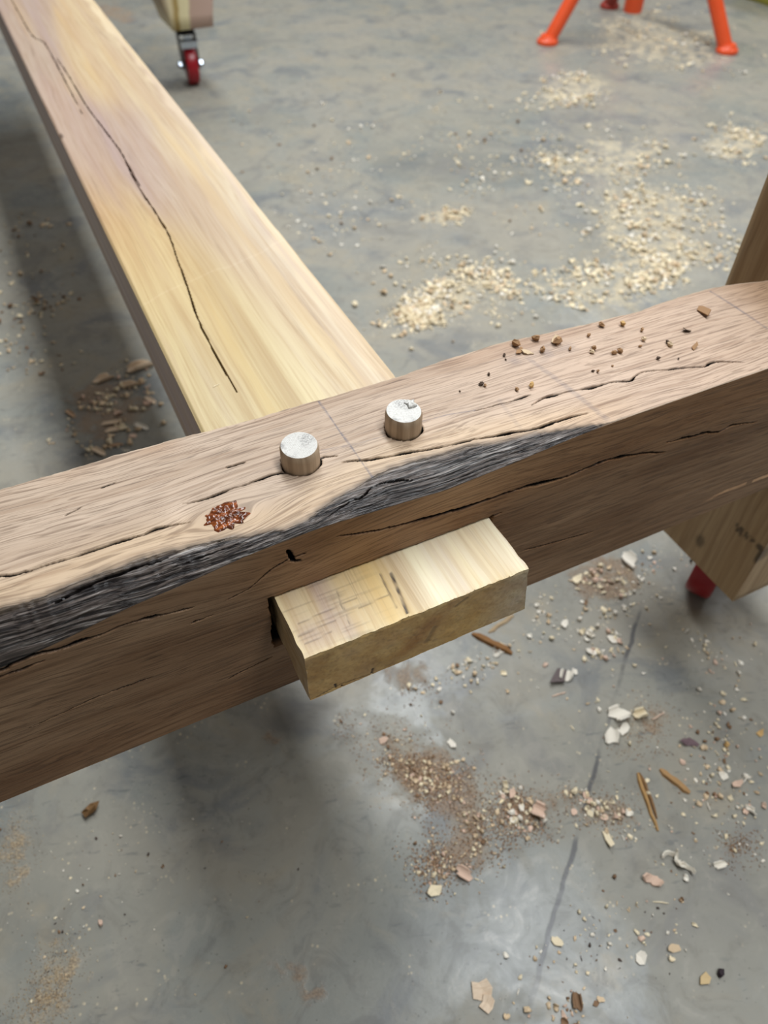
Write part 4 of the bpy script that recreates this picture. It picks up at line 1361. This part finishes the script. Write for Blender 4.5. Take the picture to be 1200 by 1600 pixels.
FIX = [((678, 1392), 'cream', .017, 'flake', 'square pale chip just below the sawdust patch'), ((706, 1163), 'white', .013, 'flake', 'white oval chip above the sawdust patch'),
       ((800, 1242), 'pinkish', .014, 'flake', 'pinkish oval chip on the right flank of the sawdust patch'), ((840, 1270), 'pinkish', .017, 'curl', 'pink curled chip at the right end of the sawdust patch'),
       ((950, 1313), 'cream', .018, 'flake', 'cream leaf shaped chip beside the foot of the forked splinter'), ((1018, 1375), 'pinkish', .017, 'curl', 'folded pink brown chip below the white stringy shaving'),
       ((1032, 1410), 'cream', .015, 'sliver', 'cream sliver below the folded pink brown chip'), ((870, 1472), 'cream', .012, 'flake', 'cream chip on the bare blue grey floor by the joint line'),
       ((1002, 1497), 'white', .012, 'flake', 'white chip with a dark corner on the bare floor'), ((1052, 1482), 'tan', .013, 'flake', 'tan oval chip on the bare floor near the edge'),
       ((967, 1118), 'white', .026, 'curl', 'largest white chip of the loose cluster below the post'), ((955, 1150), 'white', .020, 'curl', 'second white chip of the cluster below the post'),
       ((975, 1140), 'white', .018, 'flake', 'grey white chip between the two white ones below the post'), ((1000, 1118), 'cream', .018, 'curl', 'cream curled chip at the right of the white cluster'),
       ((1028, 1120), 'pinkish', .020, 'sliver', 'pinkish sliver beside the white cluster below the post'), ((1125, 1352), 'white', .015, 'curl', 'white crescent shaving right of the white stringy one'),
       ((1135, 1165), 'ochre', .007, 'crumb', 'small orange crumb on the floor right of the purplish chip'), ((1188, 1145), 'ochre', .011, 'flake', 'orange round chip near the right edge of the floor'),
       ((1165, 1218), 'white', .013, 'sliver', 'white sliver right of a pinkish chip near the right edge'), ((1130, 1212), 'white', .010, 'flake', 'white chip left of the pinkish chip near the right edge'),
       ((1151, 1226), 'pinkish', .016, 'flake', 'pinkish round chip between white ones near the right edge'), ((1106, 1260), 'white', .011, 'sliver', 'upright white sliver right of the short splinter'),
       ((1173, 1268), 'white', .012, 'curl', 'white curl near the right edge of the floor'), ((883, 1055), 'white', .018, 'curl', 'white chip touching the dark grey leaf shaped chip'),
       ((983, 876), 'white', .026, 'curl', 'large white shaving on the floor under the crossbar beside the post'), ((882, 975), 'white', .014, 'flake', 'white oval chip on the floor between tenon and post'),
       ((957, 1000), 'white', .015, 'flake', 'white oval chip at the upper end of the joint line'), ((925, 1020), 'white', .018, 'flake', 'white chip left of the joint line below the post'),
       ((873, 1085), 'pinkish', .018, 'sliver', 'dark pink chip below the dark grey leaf shaped one'), ((902, 905), 'cream', .018, 'flake', 'cream chip in the shade under the crossbar'),
       ((600, 1157), 'pinkish', .011, 'flake', 'pink round chip above the left tip of the sawdust patch'), ((158, 1442), 'pinkish', .007, 'crumb', 'small salmon crumb alone on the floor at lower left'),
       ((902, 1565), 'brown', .016, 'curl', 'brown curled chip at the lower edge of the floor'), ((350, 1290), 'cream', .0001, 'crumb', '')]
for (q, tint, sz, kind, lab) in FIX:
    if not lab:
        continue
    VF = {'flake': a_flake, 'curl': a_curl, 'sliver': a_sliver, 'crumb': a_crumb}[kind](rnd)
    single('wood_shaving' if kind == 'curl' else 'wood_chip', VF, tint, at(*q, 0), sz, rnd.uniform(0, 3.1), lab, 'shaving' if kind == 'curl' else 'chip', (rnd.uniform(-.2, .2), rnd.uniform(-.2, .2)))
# barrel shavings left of the plank
BAR = [((.0066, 1.116), (.045, 1.121), 'fat pale barrel curl lying left of the plank, lower of two'), ((.064, 1.122), (.112, 1.128), 'pale barrel curl touching the shaded side of the plank'),
       ((.048, 1.085), (.080, 1.083), 'broad tan shaving below the two barrel curls'), ((.077, 1.045), (.090, 1.018), 'twisted shaving closest to the plank side'),
       ((-.046, 1.066), (-.036, 1.040), 'brown folded shaving apart from the others at the left'), ((-.004, 1.005), (.030, .998), 'straight pale strip shaving in the middle of the left pile'),
       ((-.002, .985), (.032, .982), 'straight tan strip shaving under the pale strip'), ((.044, .985), (.064, .962), 'white sliver between the left pile and the plank'),
       ((-.028, .958), (-.010, .930), 'ragged shaving heap end nearest the crossbar'), ((-.003, .948), (.020, .945), 'brown strip at the edge of the ragged shaving'), ((.013, .930), (.026, .924), 'white chip just above the back edge of the crossbar')]
for (p, q, lab) in BAR:
    l, s, a = span(p, q)
    V, Fs = a_curl(rnd, 3.8 if 'barrel' in lab else 1.9, .85 if 'barrel' in lab else 1.7)
    # roll axis along the length
    single('wood_shaving', (V, Fs), (190, 160, 130) if 'brown' in lab else ('white' if 'white' in lab else (232, 212, 186)), l, s, a + math.pi / 2, lab, 'shaving', (0, rnd.uniform(-.15, .15)))

# crumbs on the crossbar and the plank
CRUMBS = [(.271, .3471, .0075, 'brown'), (.2709, .3398, .0085, 'brown'), (.2745, .3362, .009, 'tan'), (.2876, .3468, .006, 'brown'), (.2848, .3341, .005, 'brown'), (.3, .3402, .008, 'tan'), (.2991, .3365, .008, 'brown'), (.3031, .3271, .004, 'brown'), (.3187, .3207, .005, 'brown'), (.3144, .3178, .004, 'tan'), (.3397, .3414, .005, 'brown'), (.3552, .336, .005, 'ochre'), (.3626, .3246, .004, 'brown'), (.419, .3234, .014, 'brown'), (.3909, .3105, .007, 'dark'), (.383, .2931, .008, 'brown'), (.2284, .3195, .004, 'dark'), (.257, .3039, .005, 'ochre'), (.2466, .3051, .0035, 'brown'), (.2389, .3265, .0028, 'dark'), (.2587, .3406, .0028, 'dark'), (.3274, .3109, .005, 'brown'), (.3319, .3104, .005, 'brown'), (.3554, .3143, .004, 'tan'), (.3679, .3017, .0045, 'tan'), (.3517, .2931, .003, 'dark'), (.3026, .3004, .0025, 'dark'), (.3049, .2986, .003, 'brown'), (.3693, .3053, .0035, 'dark'), (.318, .2994, .002, 'brown'), (.3242, .334, .003, 'brown'), (.2571, .3358, .002, 'dark'), (.3489, .309, .003, 'brown'), (.3635, .2868, .002, 'dark'), (.2300, .3175, .0035, 'brown'), (.2125, .3195, .002, 'dark')]
BIG = {0: 'brown bark crumb at the back edge of the crossbar, topmost of a clump of three', 1: 'middle bark crumb of the clump of three on the crossbar', 2: 'lighter curved bark crumb, lowest of the clump of three on the crossbar',
       5: 'tan bark crumb standing upright near the clump of three', 6: 'brown bark crumb leaning on the upright tan one', 13: 'largest bark flake on the crossbar, near the post', 14: 'dark curled bark crumb near the post end of the crossbar', 15: 'flat brown bark crumb above the split at the post end', 11: 'ochre crumb near the back edge of the crossbar', 17: 'ochre crumb left of the split on the crossbar'}
CORD = {}
for tint_ in ('brown', 'dark', 'tan', 'ochre'):
    mem = sorted((c[0], i) for i, c in enumerate(CRUMBS) if c[3] == tint_ and i not in BIG)
    for j, (_, i) in enumerate(mem):
        pos = 'leftmost' if j == 0 else 'rightmost' if j == len(mem) - 1 else '%s from left' % 'x second third fourth fifth sixth seventh eighth ninth tenth eleventh twelfth thirteenth fourteenth fifteenth sixteenth'.split()[j]
        CORD[i] = '%s of the tiny %s bark crumbs on the crossbar' % (pos, tint_)


for i, (x, y, s, tint) in enumerate(CRUMBS):
    k = a_flake if i in (1, 2, 5, 13, 14, 15) else a_crumb
    single('bark_crumb', k(rnd), (164, 128, 92) if tint == 'brown' else (92, 76, 64) if tint == 'dark' else tint, (x, y, ZT), s, rnd.uniform(0, 3.1), BIG.get(i, CORD.get(i, '')), 'bark', (rnd.uniform(-.5, .5), rnd.uniform(-.3, .3)), (1, .8, 1), 'bark crumbs on the crossbar')
single('wood_chip', a_sliver(rnd), 'cream', (.0858, .4564, PZ1 + .0002), .006, .3, 'tiny pale sliver lying on the plank beside its split', 'chip')

# the scatter
BOXES = [((-.46, .76), (.25, .357), (.33, .486)), ((.055, .215), (.21, 2.46), (.355, .436)), ((.54, .695), (.2537, .406), (.142, .95)), ((.49, .645), (2.37, 2.53), (.16, .7))]


def seen(x, y):
    """not hidden from the standpoint by the timbers"""
    d = np.array((x, y, -CAM_H))
    for b in BOXES:
        t0, t1 = 0, .985
        for k in range(3):
            o = (0, 0, CAM_H)[k]
            a, c = (b[k][0] - o) / (d[k] + 1e-9), (b[k][1] - o) / (d[k] + 1e-9)
            t0, t1 = max(t0, min(a, c)), min(t1, max(a, c))
        if t0 < t1:
            return False
    u, v = to_px(np.array([x]), np.array([y]))
    return -15 < u[0] < 1215 and -15 < v[0] < 1615


REG = [  # patches, count, sizes (mm), tints, where
    (PALE[:1] + PALE[1:2], 1300, (5, 16), 'cream cream cream white cream tan', 'in the thick pale drift behind the crossbar'),
    (PALE[2:3] + PALE[5:6] + PALE[8:9], 1300, (5, 16), 'cream cream cream white cream tan', 'in the pale drift near the post'),
    (PALE[3:5] + PALE[7:8] + PALE[9:10], 900, (6, 17), 'cream cream white tan cream', 'in the far drift before the stand'),
    ([PALE[6]], 90, (5, 14), 'cream tan cream', 'in the small heap right of the plank'),
    ([P_((750, 300), (1150, 260), (800, 520))], 520, (4, 12), 'cream cream white tan cream', 'on the open floor behind the crossbar'),
    ([P_((600, 250), (900, 200), (700, 480))], 150, (4, 13), 'cream white tan brown', 'on the grey floor right of the plank'),
    ([P_((180, 640), (260, 620), (170, 720))], 130, (5, 14), 'tan cream tan cream pinkish', 'in the shaded pile left of the plank'),
    ([P_((50, 450), (130, 420), (60, 620))], 150, (5, 14), 'cream tan tan brown', 'on the floor left of the plank'),
    (BROWN[0:1] + BROWN[1:2] + BROWN[3:4], 420, (2.0, 6), 'tan pinkish tan brown tan cream cream', 'in the brown sawdust patch'),
    ([BROWN[2], BROWN[4]], 190, (2.5, 9), 'pinkish tan cream white cream', 'in the heap right of the sawdust patch'),
    ([P_((1010, 1010), (1170, 970), (1010, 1190))], 230, (2.5, 9), 'cream white tan cream white pinkish', 'on the floor below the timber post'),
    ([P_((820, 960), (960, 920), (830, 1090))], 100, (2.5, 9), 'cream white tan white', 'on the floor between tenon and post'),
    ([P_((1080, 1260), (1190, 1250), (1070, 1440))], 210, (2, 8), 'cream white tan cream pinkish brown', 'on the floor around the two splinters'),
    ([P_((980, 1480), (1200, 1440), (960, 1600))], 110, (1.5, 6), 'cream white tan brown dark', 'on the floor beyond the slab joint'),
    ([P_((680, 1060), (760, 1040), (660, 1130))], 60, (2.5, 8), 'tan brown white cream', 'on the floor under the tenon'),
    ([P_((930, 900), (1020, 890), (930, 950))], 70, (3, 11), 'tan brown cream pinkish cream', 'on the shaded floor under the crossbar'),
    ([P_((180, 1400), (420, 1330), (200, 1600))], 110, (1.2, 3.6), 'cream white tan dark brown', 'on the front floor at the left'),
    ([P_((890, 1585), (960, 1575), (890, 1618))], 30, (2.5, 9), 'tan brown pinkish', 'at the lower edge of the floor'),
]
FEET = ((.5674, 2.452), (.6297, .3264), (1.758, 2.341), (2.2525, 2.02), (2.2237, 2.61))
ITEMS = []
for pats, n, (s0, s1), tints, where in REG:
    tl = tints.split()
    k = 0
    tries = 0
    while k < n and tries < n * 12:
        tries += 1
        p = pats[tries % len(pats)].pick()
        if not seen(*p) or min(math.hypot(p[0] - q, p[1] - w_) for q, w_ in FEET) < .055:
            continue
        k += 1
        s = (s0 + (s1 - s0) * RNG.random() ** 2.4) / 1000
        kind = int(RNG.integers(len(ARCH)))
        dist = math.sqrt(p[0] ** 2 + p[1] ** 2 + CAM_H ** 2)
        ITEMS.append((s / dist, p, s, kind, tl[int(RNG.integers(len(tl)))], where))
ITEMS.sort(key=lambda q: -q[0])
KINDS = {'flake': ('wood_chip', 'flat', 'chip'), 'curl': ('wood_shaving', 'curled', 'shaving'), 'sliver': ('wood_chip', 'narrow', 'chip'), 'crumb': ('wood_crumb', 'lumpy', 'crumb')}
NIND = 225
FAMILY = {}
sv, sf, scol, nb = [], [], [], 0
for i, (_, p, s, k, tint, where) in enumerate(ITEMS):
    rz, tx, ty = RNG.random() * 6.28, RNG.normal(0, .18), RNG.normal(0, .18)
    Rm = np.array((Matrix.Rotation(rz, 3, 'Z') @ Matrix.Rotation(ty, 3, 'Y') @ Matrix.Rotation(tx, 3, 'X')))
    V = ARCH[k][1]
    low = (V @ Rm.T)[:, 2].min() * s
    if i < NIND:
        nm, adj, cat = KINDS[ARCH[k][0]]
        o = link(nm, loose_mesh(k, tint, nm))
        o.location = (p[0], p[1], -low)
        o.rotation_euler = (tx, ty, rz)
        o.scale = (s, s, s)
        o['category'] = cat
        FAMILY.setdefault((adj, tint, cat, where), []).append((float(to_px(np.array([p[0]]), np.array([p[1]]))[0][0]), o))
    else:
        q = (V @ Rm.T) * s + np.array((p[0], p[1], -low))
        sv.append(q)
        for f in ARCH[k][2]:
            for j in range(1, len(f) - 1):
                sf.append((f[0] + nb, f[j] + nb, f[j + 1] + nb))
        scol.append(np.tile(np.array(lin(TINTS[tint])) * RNG.uniform(.85, 1.1), (len(V), 1)))
        nb += len(V)
ORD = 'leftmost,second,third,fourth,fifth,sixth,seventh,eighth,ninth,tenth,eleventh,twelfth'.split(',')
CNT = 'one two three four five six seven eight nine ten eleven twelve'.split()
for (adj, tint, cat, where), mem in FAMILY.items():
    mem.sort(key=lambda q: q[0])
    n = len(mem)
    for j, (_, o) in enumerate(mem):
        if n == 1:
            lab = 'biggest %s %s wood %s %s' % (adj, tint, cat, where.replace('the ', ''))
        else:
            pos = 'leftmost' if j == 0 else 'rightmost' if j == n - 1 else (ORD[j] if j < 12 else str(j + 1) + 'th') + ' from left'
            lab = '%s of %s big %s %s %ss %s' % (pos, CNT[n - 1] if n <= 12 else str(n), adj, tint, cat, where.replace('the ', ''))
        tag(o, lab, cat, '%s %s wood %ss %s' % (adj, tint, cat, where))
tag(link('loose_shavings', new_mesh('loose_shavings', np.concatenate(sv), np.array(sf), (M_CHIP,), False, dict(col=np.concatenate(scol)))), 'thousands of small pale shavings and chips strewn over the concrete', 'shavings', kind='stuff')

# sawdust: fine grains heaped in the patches
gv, gf, gcl, nb = [], [], [], 0
tet = np.array(((0, 0, 0), (1, 0, 0), (.4, .8, 0), (.45, .3, .5)))
for pats, n, (s0, s1), cols in ((BROWN[:4], 7000, (.8, 2.4), [(140, 112, 86), (164, 134, 104), (124, 98, 76), (196, 166, 136)]), (BROWN[4:11], 2500, (.8, 2.2), [(120, 94, 68), (150, 120, 90), (170, 140, 110)]), (SAND, 1800, (.5, 1.3), [(196, 172, 132), (150, 124, 90), (110, 88, 66)]), (PALE[:9], 5000, (1.2, 3.2), [(226, 212, 178), (206, 190, 154), (236, 228, 204)])):
    for k in range(n):
        p = pats[k % len(pats)].pick()
        if not seen(*p):
            continue
        s = RNG.uniform(s0, s1) / 1000
        a = RNG.random() * 6.28
        c, d = math.cos(a), math.sin(a)
        q = tet * s * (RNG.uniform(.7, 1.6), 1, RNG.uniform(.4, .9))
        gv.append(np.stack([p[0] + q[:, 0] * c - q[:, 1] * d, p[1] + q[:, 0] * d + q[:, 1] * c, q[:, 2]], -1))
        gf += [(nb, nb + 2, nb + 1), (nb, nb + 1, nb + 3), (nb + 1, nb + 2, nb + 3), (nb + 2, nb, nb + 3)]
        gcl.append(np.tile(np.array(lin(cols[int(RNG.integers(len(cols)))])), (4, 1)))
        nb += 4
tag(link('sawdust', new_mesh('sawdust', np.concatenate(gv), np.array(gf), (M_CHIP,), False, dict(col=np.concatenate(gcl)))), 'fine brown and cream sawdust lying in patches on the concrete', 'sawdust', kind='stuff')
